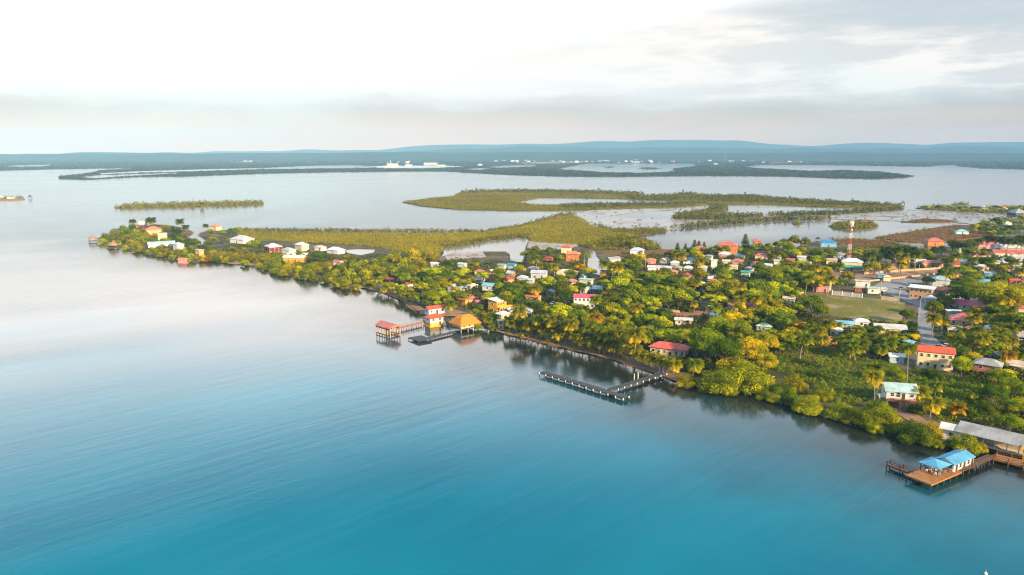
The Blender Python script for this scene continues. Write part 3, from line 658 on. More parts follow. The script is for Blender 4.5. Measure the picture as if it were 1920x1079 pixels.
B('house', 'flat grey warehouse', 'right beside the canal', 1135, 1165, 482, 3, 'gable', 30, .5, 'grey', 'lgrey', cat='warehouse')
B('house', 'pale pink hip-roofed house', 'right of the bright round tree by the canal', 1210, 1232, 484, 3, 'hip', -15, .7, 'peachroof', 'pink')
B('house', 'low white bungalow', 'right below the pale pink house', 1213, 1240, 498, 2.8, 'gable', -10, .5, 'lgrey', 'white')
B('house', 'grey-roofed shack row', 'left of the small orange house', 1238, 1262, 499, 2.8, 'gable', -20, .5, 'lav', 'lgrey')
B('house', 'small orange house with tan roof', 'in the wood right of the canal', 1253, 1272, 506, 3, 'hip', -25, .7, 'peachroof', 'orange')
B('house', 'brown-red cottage', 'left of the red-roofed lagoon house', 1243, 1262, 471, 3, 'gable', -10, .6, 'rust', 'brown')
B('house', 'red-roofed house with orange walls', 'on the lagoon bank, left of the big orange lodge', 1297, 1328, 461, 4, 'hip', -15, .7, 'salmon', 'orange')
B('lodge', 'big orange lodge with red roof', 'on the lagoon bank', 1342, 1386, 453, 4, 'hip', -20, .6, 'salmon', 'orange', storeys=2, cat='lodge')
B('house', 'red-roofed tower house', 'right of the big orange lodge', 1411, 1428, 447, 4, 'pyramid', -10, 1, 'salmon', 'rose', storeys=2)
B('house', 'white-roofed pink house', 'in front of the big orange lodge', 1346, 1373, 472, 3.4, 'hip', -25, .7, 'white', 'pink')
B('house', 'blue-white-roofed cottage', 'below the red-roofed house with orange walls', 1279, 1308, 483, 3, 'gable', -10, .6, 'lblue', 'white')
B('house', 'slim white two-storey house', 'between the blue-white cottage and the rose roof', 1332, 1343, 487, 3, 'flat', -10, .8, 'white', 'white', storeys=2, nw=1, wmin=4)
B('house', 'dusty rose-roofed house', 'below the white-roofed pink house', 1370, 1396, 485, 3, 'hip', -25, .7, 'rose', 'tan')
B('house', 'red-orange-roofed cream house', 'in the trees below the tower house', 1414, 1443, 475, 3.4, 'hip', -20, .6, 'salmon', 'cream')
B('house', 'cream-roofed cottage', 'below the dusty rose roof', 1365, 1385, 497, 3, 'gable', -25, .6, 'ltan', 'cream')
B('house', 'green-roofed cottage', 'deep in the middle of the wood', 1390, 1407, 508, 3, 'gable', -30, .6, 'teal', 'mint')
B('house', 'grey hip-roofed cottage', 'above the green-roofed cottage', 1398, 1413, 500, 3, 'hip', -30, .7, 'grey', 'lgrey')
B('house', 'pale mint shack', 'right of the red-orange-roofed cream house', 1450, 1471, 487, 2.6, 'gable', -20, .5, 'mint', 'white')
B('house', 'white-roofed cottage', 'upper of two left of the mast', 1494, 1513, 480, 3, 'gable', -30, .6, 'white', 'white')
B('house', 'pinkish hip-roofed house', 'lower of two left of the mast', 1502, 1524, 486, 3.2, 'hip', -35, .7, 'tan', 'ltan')
B('house', 'bright blue lagoon house', 'with blue roof, left of the red and white mast', 1537, 1570, 449, 4, 'hip', -15, .7, 'blue', 'lblue', storeys=1)
B('house', 'plain grey house', 'directly behind the foot of the mast', 1561, 1586, 473, 4, 'hip', -20, .7, 'grey', 'lav')
B('house', 'tan-roofed house', 'left of the green and white store', 1548, 1571, 485, 3, 'gable', -20, .6, 'tan', 'paleyellow')
B('house', 'cream hip-roofed bungalow', 'right of the green and white store', 1641, 1672, 484, 3.2, 'hip', -25, .6, 'ltan', 'cream')
B('house', 'tan-roofed low house', 'right below the cream bungalow', 1664, 1686, 494, 3, 'hip', -25, .6, 'rose', 'tan')
B('house', 'white house with dark garage', 'left of the salmon arcade house', 1706, 1733, 486, 3.2, 'shed', -10, .6, 'white', 'white')
B('house', 'salmon arcade house', 'above the dirt plaza', 1726, 1767, 488, 3.2, 'hip', -8, .4, 'rose', 'peach', nw=5)
B('house', 'orange house with pink roof', 'standing on the lagoon channel', 1736, 1768, 446, 4, 'hip', -10, .7, 'salmon', 'orange', storeys=1)
st = B('store', 'white-roofed store with green skirt roof', 'at the foot of the mast', 1577, 1620, 484, 3.4, 'hip', -25, .6, 'white', 'cream', storeys=2, cat='store')
w_, d_ = st['w'], st['d']; mb = MB()
mb.add([(-w_/2-1.8, -d_/2-1.8, 3.0), (w_/2+1.8, -d_/2-1.8, 3.0), (w_/2, -d_/2-.03, 4.4), (-w_/2, -d_/2-.03, 4.4), (-w_/2-1.8, -d_/2-1.8, 2.85), (w_/2+1.8, -d_/2-1.8, 2.85), (w_/2, -d_/2-.03, 4.25), (-w_/2, -d_/2-.03, 4.25)], [(0, 1, 2, 3), (7, 6, 5, 4), (4, 5, 1, 0), (5, 6, 2, 1), (7, 4, 0, 3)])
mb.add([(-w_/2-1.8, -d_/2-1.8, 3.0), (-w_/2-.03, -d_/2, 4.4), (-w_/2-.03, d_/2, 4.4), (-w_/2-1.8, d_/2+1.8, 3.0)], [(0, 1, 2, 3)])
addpart(st, 'skirt_roof', mb, roofmat(C['teal']))
# --- plaza and church
B('shop', 'white and orange shop', 'below the round tree at the plaza', 1597, 1628, 525, 3.4, 'flat', -22, .6, 'ltan', 'white', cat='shop')
B('house', 'pink building with pale green upper room', 'behind the top left corner of the sports field', 1516, 1552, 533, 3.4, 'flat', -22, .7, 'pink', 'pink')
B('house', 'pale green block house', 'rising behind the pink building', 1543, 1556, 524, 6, 'flat', -22, .8, 'mint', 'mint', nw=1, wmin=4)
B('open_shed', 'tan open shed', 'below the white and orange shop', 1597, 1620, 538, 2.6, 'flat', -15, .6, 'tan', 'brown', cat='shed')
B('house', 'low cream house with long white wall', 'beside the plaza road bend', 1619, 1657, 538, 3, 'flat', -18, .5, 'mint', 'white')
B('kiosk', 'bright turquoise kiosk', 'on the plaza', 1641, 1656, 514, 3, 'flat', -15, .7, 'lblue', 'turq', nw=2, cat='kiosk', wmin=4)
B('kiosk', 'cream kiosk', 'next to the turquoise kiosk', 1656, 1670, 516, 3, 'hip', -15, .7, 'ltan', 'cream', nw=1, cat='kiosk', wmin=4)
B('row_building', 'white-roofed shop row', 'at the head of the street', 1696, 1742, 534, 3.1, 'shed', -40, .5, 'white', 'peach', storeys=2, nw=5, cat='shops', ov=.9)
B('row_building', 'red-roofed shop', 'at the right end of the white-roofed shop row', 1738, 1782, 538, 3.1, 'gable', -40, .5, 'salmon', 'tan', storeys=1, nw=4, cat='shops')
B('hall', 'big pale grey hall roof', 'behind the shop row', 1745, 1783, 517, 5, 'hip', -20, .8, 'pblue', 'lgrey', cat='hall')
B('tarp_shelter', 'white tent-roofed shelter', 'at the street corner below the shop row', 1733, 1757, 553, 2.6, 'pyramid', -20, .8, 'white', 'lgrey', nw=0, cat='shelter')
B('house', 'long grey-roofed building', 'behind the long magenta-roofed house', 1772, 1856, 556, 3.4, 'shed', -33, .25, 'lgrey', 'lgrey')
B('house', 'long magenta-roofed house', 'with white walls on the right of the street', 1781, 1851, 563, 3.2, 'hip', -33, .4, 'magenta', 'ltan', storeys=1, nw=6)
B('house', 'flat white house', 'left of the broad salmon roof', 1769, 1798, 581, 3, 'flat', -15, .5, 'white', 'lgrey')
B('house', 'broad salmon hip-roofed house', 'on the right of the street', 1779, 1860, 588, 3.2, 'hip', -33, .6, 'salmon', 'ltan')
B('house', 'bright pink-red roof', 'at the right edge beside the great yellow-green tree', 1894, 1940, 570, 3.2, 'hip', -20, .6, 'magenta', 'ltan')
B('house', 'cream house with orange-red roof', 'and arched windows behind the vine field', 1720, 1790, 650, 3.4, 'gable', -24, .5, 'orred', 'cream', storeys=2, nw=5)
B('house', 'grey hip-roofed house', 'at the right end of the vine field', 1826, 1883, 672, 3.0, 'hip', -38, .75, 'grey', 'rose', storeys=1, stilts=2)
B('house', 'low white shed-roofed house', 'with cream walls beside the street', 1638, 1699, 608, 3.2, 'gable', -16, .45, 'lgrey', 'cream', nw=4)
B('house', 'pale blue-roofed house', 'at the bottom of the sports field', 1566, 1602, 602, 3, 'gable', -16, .5, 'lblue', 'pblue')
B('house', 'white hip-roofed house by the field', 'right of the pale blue roof', 1600, 1631, 597, 3, 'hip', -16, .6, 'white', 'white')
B('house', 'little white gable hut', 'under the palms below the pale blue roof', 1561, 1575, 615, 3, 'gable', 40, .8, 'white', 'white', nw=1, wmin=4)
B('house', 'orange-walled hut', 'under the palms at the top of the vine field', 1547, 1567, 632, 2.8, 'gable', -10, .6, 'peachroof', 'orange')
B('house', 'little light blue shack', 'left of the orange-red roof', 1690, 1707, 637, 2.8, 'shed', 40, .7, 'lblue', 'lblue', nw=1, wmin=4)
B('house', 'small white shack', 'behind the tall palm left of the cream house', 1671, 1691, 663, 2.8, 'gable', -15, .6, 'white', 'pblue', nw=1)
B('house', 'pale green hip-roofed house', 'in the trees left of the palm clump', 1416, 1451, 604, 3, 'hip', -25, .8, 'mint', 'mint')
B('house', 'pale blue shed roof', 'left of the bright yellow tree', 1328, 1353, 588, 3, 'shed', -15, .6, 'pblue', 'lgrey')
B('house', 'low grey house', 'in the red earth yard', 1264, 1300, 596, 2.6, 'gable', -12, .4, 'lgrey', 'ltan')
B('house', 'red-roofed cream shore house', 'behind the row of golden palms', 1217, 1294, 642, 3.8, 'hip', -26, .42, 'coral', 'cream', nw=6, ov=.7)
# --- right background
B('house', 'pink-roofed hall', 'at the top right behind dark round trees', 1832, 1878, 452, 4, 'hip', -12, .5, 'salmon', 'pink')
B('warehouse', 'long pale metal warehouse', 'at the right edge above the pink roofs', 1866, 1960, 459, 4, 'gable', -12, .25, 'lgrey', 'pink', cat='warehouse')
B('house', 'rose-red hip roof', 'with cream walls right of the church', 1820, 1857, 472, 3.4, 'hip', -18, .6, 'salmon', 'cream')
B('house', 'long pink roof', 'below the long pale warehouse', 1862, 1918, 469, 3, 'gable', -12, .36, 'salmon', 'ltan')
B('house', 'grey-roofed right house', 'below the long pink roof', 1896, 1925, 479, 3, 'gable', -15, .5, 'lgrey', 'white')
B('house', 'small grey cottage', 'below the rose-red hip roof', 1877, 1896, 483, 3, 'hip', -15, .7, 'lgrey', 'lgrey')
B('house', 'cream bungalow', 'in the trees right of the cream belfry', 1827, 1854, 496, 3, 'hip', -15, .6, 'ltan', 'cream')
B('house', 'grey house with turquoise porch', 'below the cream bungalow', 1844, 1867, 509, 3, 'gable', -15, .6, 'grey', 'turq')
B('house', 'light stone house', 'at the right edge above the small red hut', 1901, 1930, 502, 4, 'hip', -15, .7, 'ltan', 'ltan')
B('house', 'little orange-red hut', 'above the great yellow-green tree', 1892, 1913, 523, 2.6, 'gable', -20, .6, 'orred', 'rose', nw=1)
B('church', 'white-roofed church', 'behind the cream belfry', 1786, 1818, 487, 4, 'gable', -20, .6, 'white', 'tan', cat='church')
B('house', 'blue-roofed marsh hut', 'on the brown marsh', 1791, 1816, 430, 3, 'hip', -15, .7, 'lblue', 'white')
B('house', 'white block house', 'at the edge of the wood above the marsh hut', 1880, 1894, 415, 4, 'flat', -15, .8, 'white', 'white', nw=1)
B('house', 'pale pink far house', 'on the spit at the upper right', 1866, 1888, 385, 4, 'hip', -10, .7, 'peachroof', 'white')
B('house', 'second white house', 'left of the pale pink house on the spit', 1838, 1852, 386, 4, 'hip', -10, .7, 'lgrey', 'ltan')
B('pavilion', 'dark hip-roofed pavilion', 'at the right edge on the far spit', 1897, 1922, 391, 4, 'pyramid', 0, 1, 'grey', 'dark', cat='pavilion')
# belfry and masts
p = G(1791, 522, LZ); bel = thing('belfry', p, math.radians(-20), 'slim cream belfry with red-brown cap in front of the white-roofed church', 'belfry')
LANDMARKS.append((1791, 500, 'slim cream belfry')); FOOT.append((1783, 470, 1802, 522, p.x, p.y, 4, p.y))
mb = MB(); mb.box(-1.6, 1.6, -1.6, 1.6, -.5, 9); mb.build('tower_body', wallmat(C['peach']), bel)
mb = MB(); mb.box(-1.9, 1.9, -1.9, 1.9, 9.003, 9.5); mb.add([(-2, -2, 9.5), (2, -2, 9.5), (2, 2, 9.5), (-2, 2, 9.5), (0, 0, 12)], [(0, 1, 4), (1, 2, 4), (2, 3, 4), (3, 0, 4), (3, 2, 1, 0)]); mb.build('cap_roof', roofmat(C['rust']), bel)
for a in range(4):
    for z in (3, 6.6): window(bel, 1.62*math.sin(a*math.pi/2), -1.62*math.cos(a*math.pi/2), z, a*math.pi/2, .8, 1.3, False)
def lattice(name, label, px, pyb, pyt, base, top, nsec, dishes, cat='mast', whip=True, cols=None):
    p = G(px, pyb, LZ); dep = P(p)[2]; Ht = (pyb-pyt)*dep/F
    t = thing(name, p, .3, label, cat); LANDMARKS.append((px, (pyb+pyt)/2, label.split(' mast')[0]+' mast' if 'mast' in label else label)); FOOT.append((px-8, pyt, px+8, pyb, p.x, p.y, base, p.y))
    ra = lambda z: base + (top-base)*z/Ht
    red = plain('mast_red', (.50, .085, .025), .6, .15); wh = M_white
    for s in range(nsec):
        mb = MB(); za, zb = Ht*s/nsec, Ht*(s+1)/nsec; sub = 2
        for k in range(4):
            a = math.pi/2*k+.785; b = a+math.pi/2
            ca = lambda q, z: (ra(z)*math.cos(q), ra(z)*math.sin(q), z)
            mb.cyl(ca(a, za), ca(a, zb), .09, n=5)
            for i in range(sub):
                u, v = za+(zb-za)*i/sub, za+(zb-za)*(i+1)/sub
                mb.cyl(ca(a, u), ca(b, v), .045, n=4); mb.cyl(ca(b, u), ca(a, v), .045, n=4); mb.cyl(ca(a, v), ca(b, v), .045, n=4)
        mb.build('lattice_section', red if s % 2 else wh, t)
    for (ang, fr, rr) in dishes:
        z = Ht*fr; r0 = ra(z)+.35; mb = MB(); c = Vector((r0*math.cos(ang), r0*math.sin(ang), z)); n = Vector((math.cos(ang), math.sin(ang), 0))
        mb.cyl(c, c+n*.5, rr, rr*.9, 12); mb.build('dish_antenna', M_white, t)
    if whip:
        for k in range(9):
            a = k*.7; mb = MB(); z = Ht*.95 + (k % 3)*.5; r0 = top+.6
            mb.bar((r0*math.cos(a), r0*math.sin(a), z-1.1), (r0*math.cos(a), r0*math.sin(a), z+1.1), .34, .25); mb.bar((0, 0, z-.3), (r0*math.cos(a), r0*math.sin(a), z), .09, .09); mb.build('panel_antenna', M_white, t)
    return t
lattice('radio_mast', 'tall red and white lattice mast with panel antennas behind the green-skirted store', 1591, 490, 416, 1.5, .7, 7, [(-1.9, .8, .6), (-.4, .62, .5), (-1.2, .9, .5)])
lattice('radio_mast', 'short pale lattice antenna mast with two drum dishes above the church', 1797, 497, 466, 1.0, .5, 3, [(-2.2, .35, 1.0), (-.7, .38, 1.0)], whip=False)
lattice('radio_mast', 'hair-thin distant mast in the far town across the lagoon', 1359, 303, 285, 3.5, 1.2, 5, [], whip=False)

# --- yellow hotel balconies
w_, d_ = hotel['w'], hotel['d']
for z in (3.1,):
    mb = MB(); mb.box(-w_/2, w_/2, -d_/2-2.0, -d_/2-.01, z-.12, z+.08); addpart(hotel, 'balcony_floor', mb, wallmat(C['orange']))
    mb = MB(); mb.box(-w_/2, w_/2, -d_/2-2.02, -d_/2-1.94, z+.082, z+.95); addpart(hotel, 'balcony_rail', mb, wallmat(C['yellow']))
for i in range(8):
    x = -w_/2+.2 + (w_-.4)*i/7; mb = MB(); mb.box(x-.12, x+.12, -d_/2-1.93, -d_/2-1.7, -.3, 6.3); addpart(hotel, 'column', mb, wallmat(C['yellow']))
# --- thatched house over the water
p = G(872, 618, 0); t = thing('thatched_house', p, math.radians(38), 'big orange thatched house on stilts beside the grey dock', 'house'); LANDMARKS.append((872, 605, 'big orange thatched house')); FOOT.append((848, 590, 898, 625, p.x, p.y, 7, p.y))
w_, d_, s_ = 8.6, 7.2, 1.6
mb = MB(); mb.box(-w_/2, w_/2, -d_/2, d_/2, s_, s_+2.2); mb.build('wall', wallmat(C['cream']), t)
mb = MB(); mb.box(-w_/2-1.2, w_/2+1.2, -d_/2-1.2, d_/2+1.2, s_-.25, s_-.003); mb.build('deck', M_wood, t)
mb = MB(); W2, D2 = w_/2+1.4, d_/2+1.4
ringz = [(1.0, s_+1.5), (.98, s_+1.75), (.5, s_+4.2), (.17, s_+5.3)]
vs = []
for k, z in ringz:
    for i in range(24):
        u = i/24*4; s = int(u); f = u-s; q = [(-1, -1), (1, -1), (1, 1), (-1, 1), (-1, -1)]
        x = q[s][0]*(1-f)+q[s+1][0]*f; y = q[s][1]*(1-f)+q[s+1][1]*f; kk = k*(1+.02*math.sin(i*5.1+z))
        vs.append((x*(W2*kk + (1-k)*1.6), y*D2*kk, z+.12*math.sin(i*3.7)*(k < .9)))
fs = [(j*24+i, j*24+(i+1) % 24, (j+1)*24+(i+1) % 24, (j+1)*24+i) for j in range(3) for i in range(24)] + [tuple(range(72, 96))]
mb.add(vs, fs); mb.build('thatch_roof', plain('orange_thatch', (.62, .22, .022), .95, .4, 2.2), t)
for x in (-w_/2-.9, -w_/6, w_/6, w_/2+.9):
    for y in (-d_/2-.9, 0, d_/2+.9): mb = MB(); mb.cyl((x, y, -1.5), (x, y, s_+1.6 if abs(y) > 1 else s_), .13, n=6); mb.build('post', M_frame, t)
for i in range(3): window(t, -w_/2+w_*(i+.5)/3, -d_/2-.02, s_+1.2, 0); window(t, w_/2+.02, -d_/2+d_*(i+.5)/3, s_+1.2, math.pi/2)
# --- boathouse, walkway
def frame_axes(pa, pb):
    d = (pb-pa); return math.atan2(d.y, d.x), d.length
p = G(728, 628, 0); t = thing('boathouse', p, math.radians(-44), 'open boathouse with red gable roof at the outer end of the walkway', 'boathouse'); LANDMARKS.append((728, 615, 'open red-roofed boathouse')); FOOT.append((706, 598, 750, 632, p.x, p.y, 7, p.y))
w_, d_, h_ = 10.0, 5.2, 4.2
mb = MB(); roof_mesh(mb, 'gable', w_, d_, h_, 1.4, .5); mb.build('roof', roofmat(C['salmon']), t)
for x in np.linspace(-w_/2, w_/2, 6):
    for y in (-d_/2, d_/2): mb = MB(); mb.box(x-.16, x+.16, y-.16, y+.16, -1.5, h_-.02); mb.build('post', wallmat(C['peach']), t)
for s in (-1, 1): mb = MB(); mb.prism([(-d_/2, h_), (d_/2, h_), (0, h_+1.38)], s*w_/2-.08, s*w_/2+.08); mb.build('gable_wall', wallmat(C['orange']), t)
mb = MB()
for y in (-d_/2, d_/2): mb.box(-w_/2, w_/2, y-.12, y+.12, h_-1.0, h_-.6); mb.box(-w_/2, w_/2, y-.3, y+.3, .55, .8)
mb.box(w_/2-1.6, w_/2, -d_/2+.31, d_/2-.31, .56, .79); mb.build('beam', M_wood, t)
def dock(name, label, segs, z, width, post_step, deckmat, postmat, cap=False, rail=False, postr=.14, under=True, cat='dock', rh=1.0):
    """segs: pixel pairs; one thing with deck, piles and caps"""
    pts = [(G(*a, z), G(*b, z)) for a, b in segs]; o = (pts[0][0]+pts[0][1])/2; o.z = 0
    t = thing(name, o, 0, label, cat); LANDMARKS.append((*P(o)[:2], label.split(' with')[0].split(' leading')[0]))
    for k, (a, b) in enumerate(pts):
        a = a-o; b = b-o; d = (b-a).normalized(); u = Vector((-d.y, d.x, 0)); L_ = (b-a).length; wd = width if np.isscalar(width) else width[k]; zz = z - .004*k
        mb = MB(); n = max(1, int(L_/.45))
        for i in range(n):
            q0 = a + d*(L_*i/n+.02); q1 = a + d*(L_*(i+1)/n-.02); j = .03*math.sin(i*12.9)
            vs = [q0-u*(wd/2+j), q1-u*(wd/2+j), q1+u*(wd/2+j), q0+u*(wd/2+j)]
            lo = [Vector((v.x, v.y, zz-.12)) for v in vs]; hi_ = [Vector((v.x, v.y, zz)) for v in vs]
            mb.add(lo+hi_, [(3, 2, 1, 0), (4, 5, 6, 7), (0, 1, 5, 4), (1, 2, 6, 5), (2, 3, 7, 6), (3, 0, 4, 7)])
        mb.build('deck', deckmat, t)
        mb = MB()
        for s in (-1, 1):
            A = a+u*s*(wd/2-.1); Bq = b+u*s*(wd/2-.1); A.z = Bq.z = zz-.27; mb.bar(A, Bq, .2, .28)
        mb.build('beam', deckmat, t)
        m_ = max(2, int(L_/post_step)+1)
        for i in range(m_):
            q = a + d*(L_*i/(m_-1))
            for s in (-1, 1):
                x, y = (q + u*s*(wd/2-.02)).xy; mb = MB(); top = z+(rh if rail else .22)
                mb.cyl((x, y, -2), (x, y, top if rail else z-.1), postr, n=7); o_ = mb.build('pile', postmat, t)
                if cap: mb = MB(); mb.cyl((x, y, z-.62), (x, y, z-.02), postr*1.5, n=8); mb.build('pile_cap', M_white, o_)
        if rail:
            for s in (-1, 1):
                mb = MB()
                for hh in (rh, rh*.5): A = a+u*s*(wd/2-.02); Bq = b+u*s*(wd/2-.02); A.z = Bq.z = z+hh; mb.bar(A, Bq, .1, .1)
                mb.build('rail', postmat, t)
    return t
M_pinkwood = plain('pinkish_wood', (.36, .20, .15), .85, .3, 1.5)
dock('walkway', 'thin pinkish walkway with railings between the boathouse and the white house over water', [((745, 616), (792, 605))], 1.3, 1.6, 2.6, M_pinkwood, M_pinkwood, rail=True, cat='walkway')
dock('dock', 'dark grey dock with a square platform left of the thatched house', [((786, 638), (852, 622)), ((778, 631), (797, 638.5))], 1.0, [2.0, 6.4], 3.2, M_dwood, M_dwood)
dock('t_shaped_dock', 'long black T-shaped dock with white-capped piles below the red-roofed shore house', [((1017, 697), (1174, 745)), ((1142, 731), (1245, 699))], 1.35, [3.0, 2.4], 3.0, M_dwood, M_dwood, cap=True)
for i, (x, yb, yt, s) in enumerate(((1189, 716, 701, 'left one of the pair halfway along'), (1196, 715, 699, 'right one of the pair halfway along'), (1237, 700, 686, 'left one of the pair at the shore end of'), (1244, 702, 688, 'right one of the pair at the shore end of'))):
    p = G(x, yb, .0); dep = P(p)[2]; hh = (yb-yt)*dep/F; mb = MB(); mb.cyl((0, 0, -1.5), (0, 0, hh), .22, .2, 8); mb.ball((0, 0, hh), .22, 8, sz=.6)
    o = mb.build('mooring_post', plain('weathered_white_post', (.6, .56, .48), .8, .3, 2)); o.location = p; tag(o, 'white mooring post, '+s+' the black dock', 'post', 'white mooring posts beside the dock')
# --- stilt house on the vine slope
p = G(1683, 757, LZ); t = thing('stilt_house', p, math.radians(-14), 'pale green-roofed stilt house with red-brown veranda above the shore mangroves', 'house'); LANDMARKS.append((1683, 740, 'pale green-roofed stilt house')); FOOT.append((1648, 715, 1718, 772, p.x, p.y, 7, p.y))
w_, d_, s_, h_ = 8.6, 6.4, 2.4, 2.8
mb = MB(); walls_mesh(mb, 'gable', w_, d_, s_, s_+h_, 1.6); mb.build('wall', wallmat((214, 214, 212)), t)
mb = MB(); roof_mesh(mb, 'gable', w_, d_, s_+h_, 1.6, .6); mb.build('roof', roofmat((176, 206, 206)), t)
mb = MB(); mb.box(-w_/2, w_/2, -d_/2, d_/2, s_-.25, s_-.003); mb.build('floor', M_wood, t)
mb = MB(); mb.box(-w_/2-.3, w_/2+.5, -d_/2-2.2, -d_/2-.01, s_-.25, s_-.02)
for x in np.linspace(-w_/2-.3, w_/2+.5, 26): mb.box(x-.05, x+.05, -d_/2-2.2, -d_/2-2.1, s_-.019, s_+.9)
mb.box(-w_/2-.3, w_/2+.5, -d_/2-2.22, -d_/2-2.08, s_+.9, s_+1.0); mb.build('veranda', plain('red_brown_wood', (.26, .085, .035), .8, .3, 1.5), t)
for x in (-w_/2-.2, -.6, .9, w_/2+.4): mb = MB(); mb.box(x-.1, x+.1, -d_/2-2.2, -d_/2-2.0, -.8, s_-.26); mb.build('post', M_frame, t)
for x in np.linspace(-w_/2+.2, w_/2-.2, 4):
    for y in (-d_/2+.2, d_/2-.2): mb = MB(); mb.cyl((x, y, -.5), (x, y, s_-.25), .16, n=6); mb.build('post', M_wood, t)
mb = MB()
for i in range(9): mb.box(-.5, .8, -d_/2-2.3-.3*(i+1), -d_/2-2.3-.3*i, s_-.25*(i+1)-.08, s_-.25*(i+1))
mb.build('stair', M_wood, t)
for x in (-2.6, 3.0): window(t, x, -d_/2-.02, s_+1.5, 0)
window(t, -.9, -d_/2-.02, s_+1.5, 0, 1.2, 1.3); put('door', DM, t, Matrix.Translation((.6, -d_/2-.02, s_+.02)))
for s in (-1, 1): window(t, s*(w_/2+.02), 0, s_+1.5, s*math.pi/2)
mb = MB(); mb.box(-w_/2-1.8, -w_/2-.01, -2, 2, s_-.2, s_-.02); mb.bar((-w_/2-1.75, -2, s_+.9), (-w_/2-1.75, 2, s_+.9), .1, .1); mb.bar((-w_/2-1.7, -1.9, -.5), (-w_/2-1.7, -1.9, s_+.9), .14, .14); mb.bar((-w_/2-1.7, 1.9, -.5), (-w_/2-1.7, 1.9, s_+.9), .14, .14); mb.build('side_balcony', M_frame, t)
# --- blue-roofed restaurant on the water
o = G(1753, 893, 1.5); o.z = 0; ang = math.radians(31.5)
t = thing('pier', o, ang, 'orange-edged wooden pier deck carrying the blue-roofed pavilion and dining hall', 'pier'); LANDMARKS.append((1750, 895, 'orange wooden pier deck')); FOOT.append((1660, 835, 1870, 920, o.x, o.y, 3, o.y))
Rz = Matrix.Rotation(-ang, 4, 'Z')
def loc(px, py, z):
    q = Rz @ (G(px, py, z)-Vector((o.x, o.y, 0))); return q
DZ = 1.5
c0 = loc(1746, 909, DZ); cl_ = loc(1703, 892, DZ); cr_ = loc(1866, 856, DZ)     # near corner, left corner, landward end
x0, y0 = c0.x, c0.y; D_ = 6.3; Lx = cr_.x - x0
mb = MB()
for i in range(int(13.5/.3)): mb.box(x0+.3*i+.01, x0+.3*i+.29, y0, y0+D_, DZ-.14, DZ)
mb.build('deck', M_owood, t)
mb = MB()
for i in range(int(13.5/.3), int(Lx/.3)): mb.box(x0+.3*i+.01, x0+.3*i+.29, y0, y0+(6.3 if .3*i < 24.4 else 2.2), DZ-.14, DZ-.002)
mb.build('walkway_deck', M_wood, t)
mb = MB(); mb.box(x0-.12, x0-.003, y0-.12, y0+D_+.12, DZ-.35, DZ+.05); mb.box(x0, x0+13.5, y0-.12, y0-.003, DZ-.35, DZ+.05); mb.build('edge_beam', M_owood, t)
for i in range(9):
    for j in range(4):
        mb = MB(); x = x0+.2+2.9*i; y = y0+.2+(D_-.4)*j/3; mb.cyl((x, y, -2), (x, y, DZ-.15), .15, n=6); mb.build('pile', M_dwood, t)
for i in range(3):
    for y in (y0+.15, y0+2.05): mb = MB(); x = x0+25+2.2*i; mb.cyl((x, y, -2), (x, y, DZ-.15), .14, n=6); mb.build('pile', M_dwood, t)
mb = MB()
for hh in (.5, 1.0): mb.bar((x0+14, y0+.05, DZ+hh), (x0+Lx, y0+.05, DZ+hh), .1, .08)
for x in np.arange(x0+14, x0+Lx, 1.6): mb.box(x-.06, x+.06, y0, y0+.12, DZ, DZ+1.05)
mb.build('rail', M_wood, t)
# pavilion with hip roof
pc = loc(1753, 869, DZ+2.1)
pv_t = thing('pavilion', o + (Matrix.Rotation(ang, 3, 'Z') @ Vector((pc.x, pc.y, DZ))), ang, 'open dining pavilion with a light blue hip roof on the pier deck', 'pavilion'); LANDMARKS.append((1753, 870, 'open blue-hipped pavilion'))
hw, hd = 2.9, 2.6; mb = MB(); z = 2.2
mb.add([(-hw, -hd, z), (hw, -hd, z), (hw, hd, z), (-hw, hd, z), (0, 0, z+1.0), (-hw, -hd, z-.15), (hw, -hd, z-.15), (hw, hd, z-.15), (-hw, hd, z-.15)], [(0, 1, 4), (1, 2, 4), (2, 3, 4), (3, 0, 4), (5, 6, 1, 0), (6, 7, 2, 1), (7, 8, 3, 2), (8, 5, 0, 3), (8, 7, 6, 5)])
mb.build('roof', roofmat((92, 168, 205)), pv_t)
for sx in (-1, 0, 1):
    for sy in (-1, 1): mb = MB(); mb.cyl((sx*(hw-.5), sy*(hd-.5), 0), (sx*(hw-.5), sy*(hd-.5), z-.1), .11, n=6); mb.build('post', M_dwood, pv_t)
mb = MB()
for sy in (-1, 1): mb.bar((-hw+.5, sy*(hd-.5), .9), (hw-.5, sy*(hd-.5), .9), .09, .09)
mb.build('rail', M_dwood, pv_t)
# dining hall with gable roof
gc = loc(1791.5, 852.5, 4.3); hl = 9.2; hwid = 4.4
gt = thing('dining_hall', o + (Matrix.Rotation(ang, 3, 'Z') @ Vector((gc.x, gc.y, DZ))), ang, 'white dining hall with a long bright blue gable roof on the pier', 'restaurant'); LANDMARKS.append((1795, 858, 'blue-gabled dining hall'))
mb = MB(); walls_mesh(mb, 'gable', hl, hwid, 0, 2.0, .85); mb.build('wall', wallmat(C['white']), gt)
mb = MB(); roof_mesh(mb, 'gable', hl, hwid, 2.0, .85, .35); mb.build('roof', roofmat((92, 166, 206)), gt)
for x in (-3.4, .2, 3.9): put('door', DM, gt, Matrix.Translation((x, -hwid/2-.02, .02)) @ Matrix.Diagonal((1, 1, .86, 1)))
for x in (-1.6, 2.2): window(gt, x, -hwid/2-.02, 1.15, 0)
for y in (-1.6, 0, 1.6): window(gt, -hl/2-.02, y*.85, 1.2, -math.pi/2)
for x in (-4, -1, 2, 4): window(gt, x, hwid/2+.02, 1.15, math.pi)
